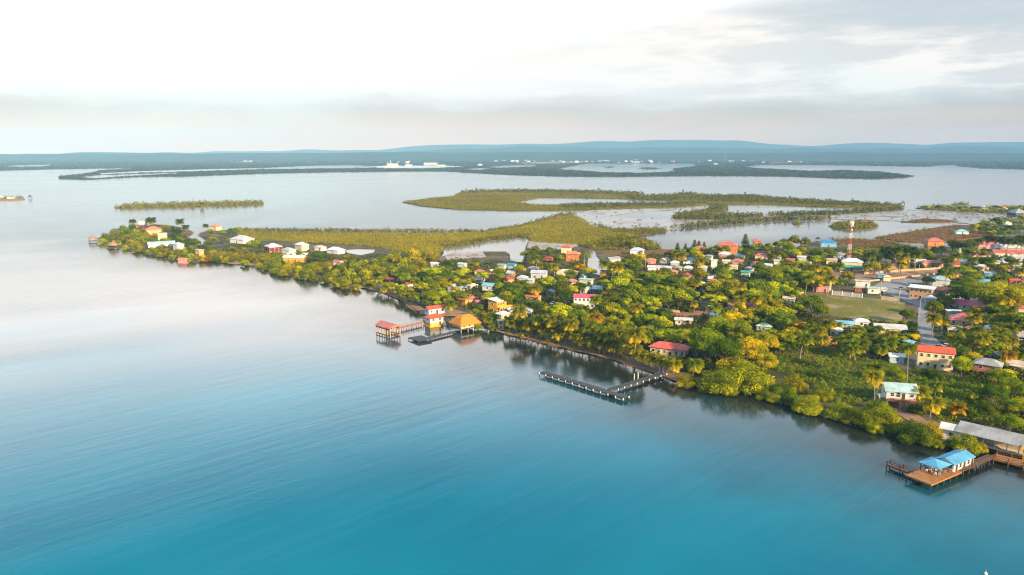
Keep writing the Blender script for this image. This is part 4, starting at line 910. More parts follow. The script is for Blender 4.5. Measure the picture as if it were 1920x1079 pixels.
print('pier', pc, gc, x0, y0, D_, Lx)
# tables and chairs in the pavilion
def chair_mesh():
    mb = MB(); mb.box(-.22, .22, -.22, .22, .42, .47); mb.box(-.22, .22, .18, .23, .47, .92)
    for x in (-.2, .2):
        for y in (-.2, .2): mb.box(x-.03, x+.03, y-.03, y+.03, 0, .419)
    for s in (-1, 1): mb.box(s*.22-.03, s*.22+.03, -.2, .179, .62, .66)
    return mb
cm = chair_mesh().mesh('chair', [M_white])
def table_mesh():
    mb = MB(); mb.cyl((0, 0, .7), (0, 0, .75), .55, n=14); mb.cyl((0, 0, .03), (0, 0, .7), .05, n=6); mb.cyl((0, 0, 0), (0, 0, .03), .3, n=10); return mb
tm = table_mesh().mesh('table', [M_wood])
bw = Vector((pv_t.location.x, pv_t.location.y, DZ)); R3 = Matrix.Rotation(ang, 3, 'Z')
rows = ['seaward left', 'seaward right', 'landward left', 'landward right']
for k, (x, y) in enumerate(((-1.3, -1.1), (1.3, -1.1), (-1.3, 1.1), (1.3, 1.1))):
    q = bw + R3 @ Vector((x, y, 0)); tb = link('round_table', tm); tb.location = q; tag(tb, 'round wooden table under the pavilion, '+rows[k]+' one of four', 'table', 'round tables under the pavilion')
    for j in range(4):
        a = j*math.pi/2+.5; q2 = bw + R3 @ Vector((x+.8*math.cos(a), y+.75*math.sin(a), 0)); ch = link('chair', cm); ch.location = q2; ch.rotation_euler.z = ang + a - math.pi/2
        tag(ch, 'white plastic chair at a table under the blue-hipped pavilion', 'chair', 'white plastic chairs under the blue hip roof')
for k in range(5):
    q = bw + R3 @ Vector((3.6+.1*(k % 2), -2.4+1.1*k, 0)); ch = link('chair', cm); ch.location = q; ch.rotation_euler.z = ang+k
    tag(ch, 'white plastic chair at a table under the blue-hipped pavilion' if 0 else 'white plastic chair on the open deck beside the dining hall', 'chair', 'white plastic chairs beside the hall')
dock('jetty', 'low dark jetty with a brown railing sticking out left of the pier', [((1666, 870), (1716, 888.5))], 1.0, 1.5, 2.4, M_wood, M_wood, rail=True, cat='jetty')
# --- long waterside restaurant at the right edge
B('restaurant', 'long grey-roofed waterside restaurant', 'with an open front at the right edge', 1812, 1935, 806, 3.0, 'gable', -45, .38, 'grey', 'ltan', nw=6, z0=1.0, cat='restaurant', ov=1.0, openf=1)
B('house', 'small white house with mint roof', 'at the left end of the long grey restaurant roof', 1771, 1804, 796, 3.2, 'gable', -40, .8, 'white', 'white', nw=1)
p = G(1900, 858, 1.2)
dock('terrace', 'orange timber terrace on stilts before the long grey restaurant', [((1866, 856), (1950, 876))], 1.3, 4.2, 3.0, M_owood, M_wood, rail=True, cat='terrace', rh=.9)
B('annex', 'bright yellow annex', 'behind the orange terrace at the right edge', 1908, 1950, 838, 2.8, 'flat', -38, .5, 'yellow', 'yellow', nw=1, z0=1.0)

# --- walls, fences, poles, cars
def wallrun(name, label, pts, h, mat, z=LZ, th=.2, posts=0, cat='wall'):
    q = [G(*p_, z) for p_ in pts]; o = q[0].copy(); t = thing(name, o, 0, label, cat)
    mb = MB()
    for a, b in zip(q, q[1:]):
        A, Bq = a-o, b-o; A.z = Bq.z = h/2-.1; mb.bar(A, Bq, th, h+.2)
    mb.build('panel', mat, t)
    if posts:
        for a, b in zip(q, q[1:]):
            n = max(1, int((b-a).length/posts))
            for i in range(n+1):
                c = (a-o).lerp(b-o, i/n); mb = MB(); mb.box(c.x-th, c.x+th, c.y-th, c.y+th, -.2, h+.35); mb.build('post', M_white, t)
    return t
wallrun('field_wall', 'grey and white wall along the upper side of the sports field', [(1560, 553), (1616, 559)], 2.2, wallmat(C['lgrey']), posts=5)
wallrun('field_wall', 'cream wall right of the centre behind the sports field', [(1652, 562), (1684, 566)], 2.0, wallmat(C['cream']))
wallrun('boundary_wall', 'long sunlit cream wall slanting up to the sports field corner', [(1455, 573), (1507, 549)], 1.8, wallmat(C['ltan']))
wallrun('yard_wall', 'low cream wall below the hedge in the red earth yard', [(1245, 583), (1274, 587)], 1.2, wallmat(C['cream']))
wallrun('plaza_wall', 'long low pinkish wall edging the dirt plaza', [(1626, 529), (1700, 521), (1764, 514)], 1.0, wallmat(C['tan']))
wallrun('plaza_wall', 'upper tan wall along the back of the dirt plaza', [(1620, 515), (1690, 509.5), (1766, 505)], 1.4, wallmat(C['tan']))
wallrun('shore_fence', 'white picket fence left of the red-roofed shore house', [(1194, 659), (1217, 664)], 1.2, M_white, th=.08, posts=1.6, cat='fence')
def pole(px, pyb, pyt, label, trans=False):
    p = G(px, pyb, LZ); hh = (pyb-pyt)*P(p)[2]/F; t = thing('utility_pole', p, .4, label, 'pole', 'utility poles along the street')
    mb = MB(); mb.cyl((0, 0, -.5), (0, 0, hh), .17, .11, 7); mb.build('shaft', plain('grey_pole', (.40, .36, .33), .8, .2), t)
    mb = MB(); mb.box(-1.1, 1.1, -.07, .07, hh-.9, hh-.75)
    for x in (-.95, -.4, .4, .95): mb.cyl((x, 0, hh-.75), (x, 0, hh-.5), .06, n=5)
    mb.build('crossarm', M_wood, t)
    if trans:
        for s in (-1, 1): mb = MB(); mb.cyl((s*.45, 0, hh-2.6), (s*.45, 0, hh-1.5), .33, n=9); mb.build('transformer', M_metal, t)
pole(1723, 596, 559, 'pale utility pole at the left kerb of the street'); pole(1685, 570, 541, 'utility pole with transformers at the field corner', True); pole(1650, 556, 525, 'thin grey pole above the sports field wall')
pole(1771, 566, 542, 'utility pole in front of the long magenta roof'); pole(1722, 520, 495, 'utility pole on the dirt plaza, near its salmon arcade house'); pole(1663, 512, 490, 'utility pole behind the turquoise kiosk'); pole(1828, 672, 645, 'utility pole beside the grey hip-roofed house'); pole(1210, 508, 480, 'pale pole right of the canal'); pole(1889, 574, 551, 'utility pole in front of the pink-red roof at the right edge'); pole(1096, 500, 478, 'pale pole left of the canal beside the orange villa')
def car_parts(rgb):
    body = MB(); prof = [(-2.1, .35), (2.1, .35), (2.15, .75), (1.5, .92), (-1.9, .95), (-2.15, .8)]
    vs = [(x, y, z) for y in (-.85, .85) for x, z in prof]; n = len(prof)
    body.add(vs, [tuple(range(n)), tuple(range(2*n-1, n-1, -1))] + [(i, n+i, n+(i+1) % n, (i+1) % n) for i in range(n)])
    cab = MB(); c = [(-1.7, .951), (1.0, .921), (.45, 1.48), (-1.25, 1.5)]
    vs = [(x, y*(.78 if z < 1.2 else .66), z) for y in (-1, 1) for x, z in c]; cab.add(vs, [(0, 1, 2, 3), (7, 6, 5, 4), (0, 4, 5, 1), (1, 5, 6, 2), (2, 6, 7, 3), (3, 7, 4, 0)])
    rf = MB(); rf.box(-1.22, .42, -.64, .64, 1.502, 1.54)
    return body, cab, rf
def car(px, py, rot, rgb, label):
    p = G(px, py, LZ+.06); t = thing('parked_car', p, math.radians(rot), label, 'car'); FOOT.append((px-7, py-5, px+7, py+3, p.x, p.y, 3, p.y))
    body, cab, rf = car_parts(rgb); k = ('paint', rgb)
    if k not in MATS:
        m, nt, b = nodes('car_paint'); b.inputs['Base Color'].default_value = L(rgb); b.inputs['Roughness'].default_value = .25; b.inputs['Coat Weight'].default_value = .4; MATS[k] = m
    body.build('body', MATS[k], t); cab.build('cabin_glass', M_glass, t); rf.build('roof', MATS[k], t)
    for x in (-1.35, 1.35):
        for y in (-.8, .8): mb = MB(); mb.cyl((x, y-.1, .33), (x, y+.1, .33), .33, n=10); mb.build('wheel', plain('tyre', (.02, .02, .02), .9, .1), t)
car(1038, 571, 20, (235, 235, 235), 'white car parked in the wood left of the magenta-roofed house'); car(1062, 569, 25, (190, 190, 195), 'silver car parked just left of the magenta-roofed house')
car(1580, 511, 10, (200, 200, 205), 'silver car left of the bush on the dirt plaza'); car(1613, 509, 5, (240, 240, 240), 'white car in front of the green-skirted store'); car(1636, 508, 8, (238, 238, 236), 'white car right of the green-skirted store')
car(1741, 582, 75, (40, 40, 45), 'black car under the tree at the right side of the street'); car(1776, 652, -35, (225, 225, 225), 'white car at the bottom end of the street'); car(1762, 654, -35, (140, 50, 40), 'dark red car beside the orange-red roof at the street end'); car(1690, 543, -15, (120, 125, 130), 'grey car in front of the white-roofed shop row')
# small white float at the bottom edge
p = G(1848, 1077, 0); t = thing('mooring_buoy', p, 0, 'small white mooring buoy cut by the bottom edge', 'buoy'); mb = MB(); mb.ball((0, 0, .12), .32, 10); mb.build('float', M_white, t); mb = MB(); mb.cyl((0, 0, .3), (0, 0, .8), .05, n=6); mb.build('staff', M_white, t)
# --- far town, works and ships' loaders across the lagoon
fr = random.Random(5)
far_walls = [wallmat(C['white']), wallmat(C['cream']), wallmat(C['peach']), wallmat(C['lgrey'])]; far_roofs = [roofmat(C['white']), roofmat(C['lgrey']), roofmat(C['salmon']), roofmat(C['lblue'])]
FARM = []
for k in range(6):
    wv, dv, hv = fr.uniform(10, 22), fr.uniform(8, 12), fr.uniform(4, 7); mb = MB()
    walls_mesh(mb, 'gable', wv, dv, -.5, hv, 2.5); nf = len(mb.f); roof_mesh(mb, 'gable', wv, dv, hv, 2.5, .6); mb.m[nf:] = [1]*(len(mb.f)-nf)
    FARM.append(mb.mesh('far_house', [far_walls[k % 4], far_roofs[(k*3) % 4]]))
def farhouse(px, py, s=1.0):
    o = link('far_house', fr.choice(FARM)); o.location = G(px, py, LZ); o.scale = (s, s, s*.9); o.rotation_euler.z = fr.uniform(-.6, .6)
    tag(o, 'tiny pale house in the far town across the lagoon', 'house', 'tiny houses of the far town across the lagoon')
for k in range(74):
    x = fr.uniform(1100, 1435) if k < 56 else fr.uniform(960, 1100); farhouse(x, fr.uniform(299.5, 306) if k < 56 else fr.uniform(301.5, 305.5), fr.uniform(.7, 1.5))
for x, y, s in ((564, 302, 1.6), (368, 300.5, 1.8), (375, 300.3, 1.4), (1342, 309, 1.3), (1583, 289.5, 4.0), (460, 304, 1.6), (470, 303.5, 1.3), (930, 303.5, 1.4), (945, 303, 1.4), (900, 311, 1.2), (985, 303, 1.5), (1480, 304.5, 1.4), (1500, 305, 1.2)): farhouse(x, y, s)
p = G(736, 314, 1.0); dep = P(p)[2]; k = dep/F
t = thing('stockpile_works', p, 0, 'white stockpile with slanting conveyor booms on the far shore', 'works')
mb = MB(); mb.add([(-13*k, -8*k, -1), (13*k, -8*k, -1), (13*k, 8*k, -1), (-13*k, 8*k, -1), (-8*k, -2*k, 7*k), (9*k, -2*k, 7*k), (9*k, 2*k, 7*k), (-8*k, 2*k, 7*k)], [(0, 1, 5, 4), (1, 2, 6, 5), (2, 3, 7, 6), (3, 0, 4, 7), (4, 5, 6, 7)]); mb.build('heap', M_pale, t)
for a, b in (((-8, 0, 5), (-10.5, 0, 10)), ((-2, 0, 6), (-4, 0, 12.5)), ((8, 0, 6), (13, 0, 11.5))):
    mb = MB(); mb.bar([v*k for v in a], [v*k for v in b], 1.3*k*.6, 1.2*k*.6); mb.build('conveyor_boom', M_white, t)
for x0, x1, y, h, s in ((760, 773, 312.5, 4, 'small white silo right of the white stockpile'), (795, 820, 310.5, 5.5, 'long white shed right of the white stockpile'), (820, 835, 312, 3, 'low white shed at the right end of the far works')):
    p = G((x0+x1)/2, y, 1.0); k = P(p)[2]/F; t = thing('works_shed', p, 0, s, 'shed'); w_ = (x1-x0)*k
    mb = MB(); mb.box(-w_/2, w_/2, -12, 12, -1, h*k*.7); mb.build('wall', M_pale, t); mb = MB(); roof_mesh(mb, 'gable', w_, 24, h*k*.7, h*k*.2, .5); mb.build('roof', roofmat(C['white']), t)
p = G(765, 311, 1.0); k = P(p)[2]/F; t = thing('harbour_crane', p, 0, 'white harbour crane with crossed booms right of the stockpile', 'crane')
mb = MB(); mb.bar((0, 0, 0), (0, 0, 8*k), 1.0*k, 1.0*k); mb.build('crane_tower', M_white, t)
mb = MB(); mb.bar((-5*k, 0, 5*k), (4*k, 0, 9*k), .9*k, .9*k); mb.bar((-4*k, 0, 8*k), (3*k, 0, 5*k), .7*k, .7*k); mb.build('boom', M_white, t)
# ------------------------------------------------------------------ tree prototypes
GREEN, GOLD = (.125, .165, .001), (.50, .40, .002)
M_leaf = leafmat('broad_leaves', GREEN, GOLD)
M_mang = leafmat('mangrove_leaves', (.15, .165, .001), (.48, .38, .002))
M_palm = leafmat('palm_fronds', (.175, .19, .003), (.68, .45, .008))
M_bark = plain('tree_bark', (.13, .10, .075), .9, .35, 2)
M_pbark = plain('palm_bark', (.30, .25, .20), .9, .3, 2)
def crown_quads(r, lobes, n, ls, zmin=None, inner=.12):
    lob = np.array([(*c, *rad) for c, rad in lobes]); w = (lob[:, 3]*lob[:, 4]*lob[:, 5])**(2/3); w /= w.sum()
    k = r.choice(len(lob), n, p=w); d = r.normal(size=(n, 3)); d /= np.linalg.norm(d, axis=1, keepdims=True)
    d[:, 2] = np.where(d[:, 2] < (-.45 if (zmin or 0) > .05 else -2), -d[:, 2], d[:, 2])
    fr = 1 - .34*r.random(n)**1.6; fr = np.where(r.random(n) < inner, r.uniform(.3, .7, n), fr)
    # bumpy lobes: twig clumps push out
    bump = 1 + .13*np.sin(d[:, 0]*9+k*2.1)*np.sin(d[:, 1]*8+k)*1.0 + .08*np.sin(d[:, 2]*13+k*3.)
    Cc = lob[k, :3] + d*lob[k, 3:6]*(fr*bump)[:, None]
    nn = d*.75 + np.array([0, 0, .35]) + r.normal(size=(n, 3))*.42
    S = ls*r.uniform(.6, 1.35, n)
    lt = r.normal(0, .22, len(lob))
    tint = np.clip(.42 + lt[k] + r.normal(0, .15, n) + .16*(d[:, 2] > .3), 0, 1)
    if zmin is not None: ok = Cc[:, 2] > zmin; Cc, nn, S, tint = Cc[ok], nn[ok], S[ok], tint[ok]
    return leafquads(Cc, nn, S, r), tint
def trunk_mesh(name, lobes, base_r, r, mat, z0=-.25):
    mb = MB(); fork = .45
    mb.cyl((0, 0, z0), (0, 0, fork), base_r, base_r*.75, 7)
    for c, rad in lobes[:5]:
        q = Vector(c); mid = Vector((q.x*.45, q.y*.45, fork+.25*(q.z-fork)+.1))
        mb.cyl((0, 0, fork-.04), mid, base_r*.6, base_r*.4, 6); mb.cyl(mid, q, base_r*.4, base_r*.14, 5)
    return mb.mesh(name, [mat])
def lobes_round(r, n, flat=.72, zc=1.1, spread=.62):
    out = [((0, 0, zc+.12), (.62, .62, .55*flat/.72))]
    for i in range(n):
        a = 2*math.pi*i/n + r.uniform(-.35, .35); e = r.uniform(-.35, .55); q = spread*r.uniform(.75, 1.1)
        rad = r.uniform(.25, .42)
        out.append(((q*math.cos(a), q*math.sin(a), zc + e*flat*.8), (rad, rad*r.uniform(.85, 1.1), rad*flat*1.1)))
    return out
def lobes_dome(r, n):
    out = [((0, 0, .55), (.66, .66, .62))]
    for i in range(n):
        a = 2*math.pi*i/n*1.0 + r.uniform(-.4, .4); q = r.uniform(.5, .75); z = r.uniform(.12, .8) if i % 2 else r.uniform(.1, .3); q *= 1.18 - .45*z
        rad = r.uniform(.22, .36); out.append(((q*math.cos(a), q*math.sin(a), z), (rad, rad, rad*.85)))
    return out
CROWNS = {'broad': [], 'big': [], 'umbrella': [], 'mangrove': [], 'bigmangrove': [], 'bush': []}
def mk(kind, cnt, n, ls, lobef, mat, base_r, zmin, seed):
    for i in range(cnt):
        r = np.random.default_rng(seed+i); lb = lobef(r)
        q, t = crown_quads(r, lb, n, ls, zmin)
        CROWNS[kind].append((quads_mesh('crown', q, t, mat), trunk_mesh('trunk', lb[1:] if len(lb) > 1 else lb, base_r, r, M_bark)))
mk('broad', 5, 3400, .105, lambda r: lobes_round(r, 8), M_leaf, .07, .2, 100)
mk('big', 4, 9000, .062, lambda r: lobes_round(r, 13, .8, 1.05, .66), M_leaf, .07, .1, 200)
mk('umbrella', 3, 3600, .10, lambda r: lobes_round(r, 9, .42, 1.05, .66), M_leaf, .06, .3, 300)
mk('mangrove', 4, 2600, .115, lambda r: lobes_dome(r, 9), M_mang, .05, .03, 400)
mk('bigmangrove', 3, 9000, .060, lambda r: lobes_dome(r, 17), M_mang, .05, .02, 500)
def palm_meshes(seed, H, nf=30, fl=3.3, lean=.5):
    r = np.random.default_rng(seed); Vq = []; tint = []
    top = np.array([lean, 0, H])
    for i in range(nf):
        a = i*2.399 + r.uniform(-.3, .3); age = i/nf; e0 = 1.25 - 1.75*age + r.uniform(-.15, .15)
        Lf = fl*r.uniform(.85, 1.1)*(1 if age > .1 else .8); K = 9
        pts = []; p = top.copy(); e = e0
        for k in range(K+1):
            pts.append(p.copy()); s = Lf/K; p = p + s*np.array([math.cos(a)*math.cos(e), math.sin(a)*math.cos(e), math.sin(e)]); e -= (.11+.13*k/K)*(1.1 if age < .8 else .6)
        side = np.array([-math.sin(a), math.cos(a), 0]); tn = np.clip(.25 + .75*max(0, age-.55)/.45 + r.normal(0, .12), 0, 1)
        for k in range(K):
            P0, P1 = pts[k], pts[k+1]; t = (k+.5)/K; wl = 1.15*math.sin(math.pi*min(1, t*.85+.12))**.7
            for s in (-1, 1):
                for h in (0, .5):
                    A = P0 + (P1-P0)*h; Bq = P0 + (P1-P0)*(h+.36); fw = (P1-P0)*.55
                    out = side*s*wl*.85 + fw*1.0 + np.array([0, 0, -wl*(.42+.3*r.random())])
                    Vq.append([A, A+out, Bq+out*.9, Bq]); tint.append(tn + r.normal(0, .06))
            Vq.append([P0+side*.05, P0-side*.05, P1-side*.04, P1+side*.04]); tint.append(min(1, tn+.25))
    crown = quads_mesh('crown', np.array(Vq), np.clip(np.array(tint), 0, 1), M_palm)
    mb = MB(); n = 6
    for k in range(n):
        f = lambda u: (lean*u*u, .12*math.sin(u*3)*u*(1-u), H*u)
        mb.cyl(f(k/n) if k else (0, 0, -.5), f((k+1)/n), .19-.08*k/n, .19-.08*(k+1)/n, 7, caps=False)
    for k in range(7): a = k*.9; mb.ball((lean+.25*math.cos(a), .25*math.sin(a), H-.35), .15, 6)
    return crown, mb.mesh('trunk', [M_pbark])
PALMS = {6: [palm_meshes(700+i, 4.6, lean=.3+.3*i) for i in range(4)], 10: [palm_meshes(720+i, 7.5, lean=.5+.4*i) for i in range(3)], 14: [palm_meshes(740+i, 14, lean=.5+.3*i, nf=30) for i in range(3)]}
PLANTS = []    # (object, kind phrase, hue word, px, py, base py, r px)
tr = random.Random(77)
HUES = {'green': (.80, 1.05, .9), 'deep green': (.36, .60, .7), 'golden': (1.7, 1.42, 1.0), 'yellow-green': (1.25, 1.4, 1.0), 'olive': (1.02, .98, .95), 'orange-brown': (1.6, .95, 1.0), 'bright yellow': (2.3, 1.75, 1.0), 'dark': (.32, .45, .6)}
def setcol(o, hue):
    c = HUES[hue]; j = tr.uniform(.8, 1.18); o.color = (c[0]*j*tr.uniform(.92, 1.08), c[1]*j, c[2]*j, 1)
def tree(px, py, rpx, hue='green', kind=None, sq=1.0, zb=LZ, name=None):
    rpx *= 1.1; p = G(px, py, 5); R = 4
    for _ in range(4):
        R = rpx*P(p)[2]/F; p = G(px, py, zb + R*(.55 if kind and 'mangrove' in kind else 1.1)*sq)
    if kind is None: kind = 'big' if rpx > 26 else ('umbrella' if tr.random() < .25 else 'broad')
    me = tr.choice(CROWNS[kind]); p.z = zb
    nm = name or ('mangrove_tree' if 'mangrove' in kind else ('umbrella_tree' if kind == 'umbrella' else 'broadleaf_tree'))
    t = thing(nm, p, tr.uniform(0, 6.28)); t.scale = (R, R*tr.uniform(.92, 1.08), R*sq)
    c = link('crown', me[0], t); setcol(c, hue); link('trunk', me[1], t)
    PLANTS.append((t, {'mangrove_tree': 'mangrove tree', 'umbrella_tree': 'flat-topped tree', 'broadleaf_tree': 'tree'}[nm], hue, px, py, P(p)[1], rpx, R))
    return t
def palm(px, py, rpx=15, ht=None, hue=None):
    h = ht or tr.choice((6, 6, 6, 10)); hk = {6: 4.6, 10: 7.5, 14: 14}[h]; rpx *= 1.38; p = G(px, py, LZ+hk); s = rpx*P(p)[2]/F/3.3; s = max(.8, min(1.7, s))
    p = G(px, py, LZ+hk*s)
    for _ in range(20):
        b_ = P((p.x, p.y, LZ))
        if inpoly(np.array([[b_[0], b_[1]+2.5]]), PEN)[0]: break
        py -= 2; p = G(px, py, LZ+hk*s)
    cr, tk = tr.choice(PALMS[h]); p.z = LZ
    a = tr.uniform(0, 6.28); lean = 0
    t = thing('palm_tree', p, a); t.scale = (s, s, s)
    c = link('crown', cr, t); link('trunk', tk, t); hue = hue or ('golden' if tr.random() < .3 else 'green'); cc = {'golden': (1.25, 1.1, 1), 'green': (.8, .95, 1), 'dark': (.38, .5, .6), 'orange-brown': (1.7, .9, 1)}[hue]; j = tr.uniform(.9, 1.1)
    c.color = (cc[0]*j, cc[1]*j, cc[2]*j, 1)
    PLANTS.append((t, 'tall palm' if hk*s > 12 else 'palm', hue, px, py, P(p)[1], rpx, 3.3*s)); return t
# --- hand-placed trees (crown centre px, radius px, hue, kind)
T = [(1286, 712, 19, 'golden', 'bigmangrove'), (1352, 712, 36, 'yellow-green', 'bigmangrove'), (1408, 706, 42, 'yellow-green', 'bigmangrove'), (1380, 690, 34, 'golden', 'bigmangrove'), (1325, 640, 34, 'green', 'big'), (1362, 655, 30, 'deep green', 'big'), (1405, 655, 32, 'golden', 'big'), (1345, 612, 28, 'green', 'big'), (1390, 622, 28, 'yellow-green', 'big'),
 (1432, 640, 26, 'golden', 'big'), (1438, 675, 22, 'golden', 'big'), (1372, 597, 20, 'bright yellow', 'broad'), (1398, 592, 17, 'bright yellow', 'broad'), (1386, 578, 14, 'bright yellow', 'broad'), (1468, 732, 26, 'deep green', 'bigmangrove'), (1490, 718, 24, 'golden', 'bigmangrove'), (1515, 757, 26, 'yellow-green', 'bigmangrove'), (1540, 735, 22, 'yellow-green', 'bigmangrove'), (1574, 768, 24, 'yellow-green', 'bigmangrove'),
 (1622, 780, 28, 'green', 'bigmangrove'), (1662, 778, 27, 'yellow-green', 'bigmangrove'), (1645, 760, 22, 'green', 'bigmangrove'), (1708, 806, 30, 'deep green', 'bigmangrove'), (1742, 806, 26, 'golden', 'bigmangrove'), (1740, 822, 18, 'green', 'bigmangrove'), (1812, 830, 26, 'yellow-green', 'bigmangrove'), (1786, 828, 14, 'green', 'bigmangrove'), (1838, 838, 14, 'golden', 'bigmangrove'),
 (1678, 700, 18, 'green', 'big'), (1745, 697, 15, 'deep green', 'bigmangrove'), (1757, 704, 13, 'deep green', 'bigmangrove'), (1804, 683, 20, 'yellow-green', 'big'), (1720, 765, 16, 'deep green', 'bigmangrove'), (1486, 628, 19, 'golden', 'broad'), (1498, 612, 14, 'orange-brown', 'broad'), (1262, 640, 18, 'golden', 'broad'), (1240, 608, 20, 'yellow-green', 'broad'), (1230, 630, 20, 'green', 'broad'),
 (1895, 790, 20, 'green', 'big'), (1884, 770, 9, 'orange-brown', 'broad'), (1912, 760, 22, 'yellow-green', 'big'), (1900, 725, 22, 'green', 'big'), (1862, 735, 22, 'deep green', 'big'), (1870, 705, 20, 'green', 'big'), (1830, 745, 18, 'deep green', 'bigmangrove'), (1890, 700, 16, 'yellow-green', 'umbrella'), (1850, 770, 18, 'dark', 'big'), (1820, 775, 14, 'deep green', 'broad'),
 (830, 532, 18, 'golden', 'broad'), (852, 528, 10, 'golden', 'broad'), (757, 521, 15, 'yellow-green', 'broad'), (858, 517, 14, 'yellow-green', 'broad'), (880, 524, 12, 'golden', 'broad'), (905, 518, 13, 'yellow-green', 'broad'), (935, 510, 13, 'yellow-green', 'broad'), (810, 556, 18, 'green', 'broad'), (790, 540, 16, 'yellow-green', 'broad'), (840, 562, 12, 'golden', 'broad'), (855, 545, 10, 'golden', 'broad'),
 (790, 520, 13, 'deep green', 'broad'), (720, 545, 8, 'golden', 'broad'), (900, 576, 8, 'deep green', 'broad'), (890, 585, 9, 'green', 'broad'), (926, 590, 7, 'deep green', 'broad'), (963, 598, 10, 'deep green', 'broad'), (1010, 575, 16, 'deep green', 'broad'), (896, 612, 9, 'yellow-green', 'mangrove'), (925, 612, 11, 'yellow-green', 'mangrove'), (1024, 583, 12, 'golden', 'broad'),
 (1050, 585, 22, 'yellow-green', 'broad'), (1080, 592, 18, 'green', 'broad'), (1100, 600, 16, 'green', 'broad'), (1135, 582, 22, 'olive', 'broad'), (1150, 560, 20, 'olive', 'broad'), (1165, 590, 18, 'yellow-green', 'broad'), (1148, 605, 18, 'yellow-green', 'broad'), (1190, 545, 22, 'green', 'broad'), (1215, 550, 20, 'green', 'broad'), (1160, 535, 22, 'yellow-green', 'broad'), (1228, 530, 18, 'green', 'broad'),
 (1196, 575, 16, 'deep green', 'broad'), (1272, 558, 22, 'yellow-green', 'broad'), (1295, 555, 16, 'green', 'broad'), (1270, 574, 14, 'deep green', 'mangrove'), (1290, 575, 14, 'deep green', 'mangrove'), (1340, 540, 20, 'yellow-green', 'broad'), (1318, 543, 14, 'yellow-green', 'broad'), (1420, 535, 24, 'yellow-green', 'umbrella'), (1395, 538, 18, 'green', 'umbrella'), (1450, 537, 20, 'yellow-green', 'umbrella'),
 (1470, 545, 16, 'yellow-green', 'broad'), (1360, 515, 16, 'green', 'broad'), (1310, 515, 18, 'olive', 'broad'), (1245, 512, 14, 'olive', 'broad'), (1385, 557, 14, 'green', 'broad'), (1350, 562, 16, 'yellow-green', 'umbrella'), (1430, 565, 18, 'olive', 'broad'), (1455, 570, 16, 'golden', 'broad'), (1525, 570, 22, 'green', 'broad'), (1500, 575, 16, 'yellow-green', 'broad'), (1540, 585, 16, 'green', 'broad'),
 (1201, 485, 12, 'bright yellow', 'broad'), (1087, 503, 12, 'orange-brown', 'broad'), (1052, 540, 18, 'olive', 'broad'), (1060, 556, 16, 'deep green', 'broad'), (1030, 530, 16, 'yellow-green', 'broad'), (1050, 525, 14, 'yellow-green', 'broad'), (1070, 515, 13, 'green', 'broad'), (1000, 478, 12, 'olive', 'broad'), (1030, 470, 9, 'green', 'broad'), (1050, 485, 10, 'green', 'broad'), (1100, 480, 10, 'yellow-green', 'broad'),
 (1005, 468, 9, 'olive', 'broad'), (985, 478, 10, 'green', 'broad'), (975, 505, 12, 'olive', 'broad'), (1590, 520, 15, 'olive', 'broad'), (1575, 530, 12, 'deep green', 'broad'), (1572, 530, 9, 'yellow-green', 'broad'), (1740, 527, 11, 'deep green', 'broad'), (1770, 513, 14, 'deep green', 'broad'), (1820, 512, 17, 'green', 'umbrella'), (1802, 535, 22, 'green', 'umbrella'), (1830, 545, 24, 'green', 'big'),
 (1868, 552, 34, 'yellow-green', 'big'), (1905, 560, 30, 'bright yellow', 'big'), (1925, 545, 24, 'bright yellow', 'big'), (1800, 556, 18, 'deep green', 'broad'), (1752, 575, 17, 'olive', 'broad'), (1872, 585, 20, 'green', 'broad'), (1855, 590, 14, 'deep green', 'broad'), (1900, 598, 18, 'green', 'broad'), (1818, 588, 12, 'olive', 'broad'), (1700, 590, 14, 'deep green', 'broad'), (1708, 612, 13, 'olive', 'broad'), (1695, 608, 10, 'green', 'broad'),
 (1716, 632, 12, 'golden', 'umbrella'), (1540, 625, 13, 'golden', 'broad'), (1615, 625, 14, 'yellow-green', 'broad'), (1648, 618, 11, 'green', 'broad'), (1800, 462, 15, 'dark', 'broad'), (1818, 460, 15, 'dark', 'broad'), (1788, 460, 13, 'dark', 'broad'), (1752, 470, 10, 'deep green', 'broad'), (1766, 468, 10, 'deep green', 'broad'), (1740, 478, 12, 'green', 'broad'), (1722, 486, 8, 'yellow-green', 'broad'),
 (1850, 492, 12, 'deep green', 'broad'), (1880, 505, 14, 'olive', 'broad'), (1895, 490, 12, 'green', 'broad'), (1860, 500, 10, 'green', 'broad'), (1870, 522, 12, 'golden', 'broad'), (1800, 505, 12, 'green', 'broad'), (1640, 500, 13, 'olive', 'broad'), (1500, 495, 14, 'green', 'umbrella'), (1530, 487, 18, 'yellow-green', 'umbrella'), (1555, 475, 14, 'green', 'umbrella'), (1490, 510, 18, 'green', 'umbrella'),
 (1515, 515, 18, 'yellow-green', 'umbrella'), (1545, 510, 16, 'olive', 'broad'), (1560, 500, 10, 'golden', 'broad'), (1545, 535, 10, 'deep green', 'broad'), (1500, 530, 16, 'deep green', 'broad'), (1448, 515, 20, 'green', 'broad'), (1475, 497, 14, 'olive', 'broad'), (1425, 500, 14, 'green', 'broad'), (1460, 478, 14, 'olive', 'broad'), (1440, 470, 10, 'olive', 'broad'), (1480, 468, 14, 'green', 'broad'), (1505, 472, 12, 'yellow-green', 'broad')]
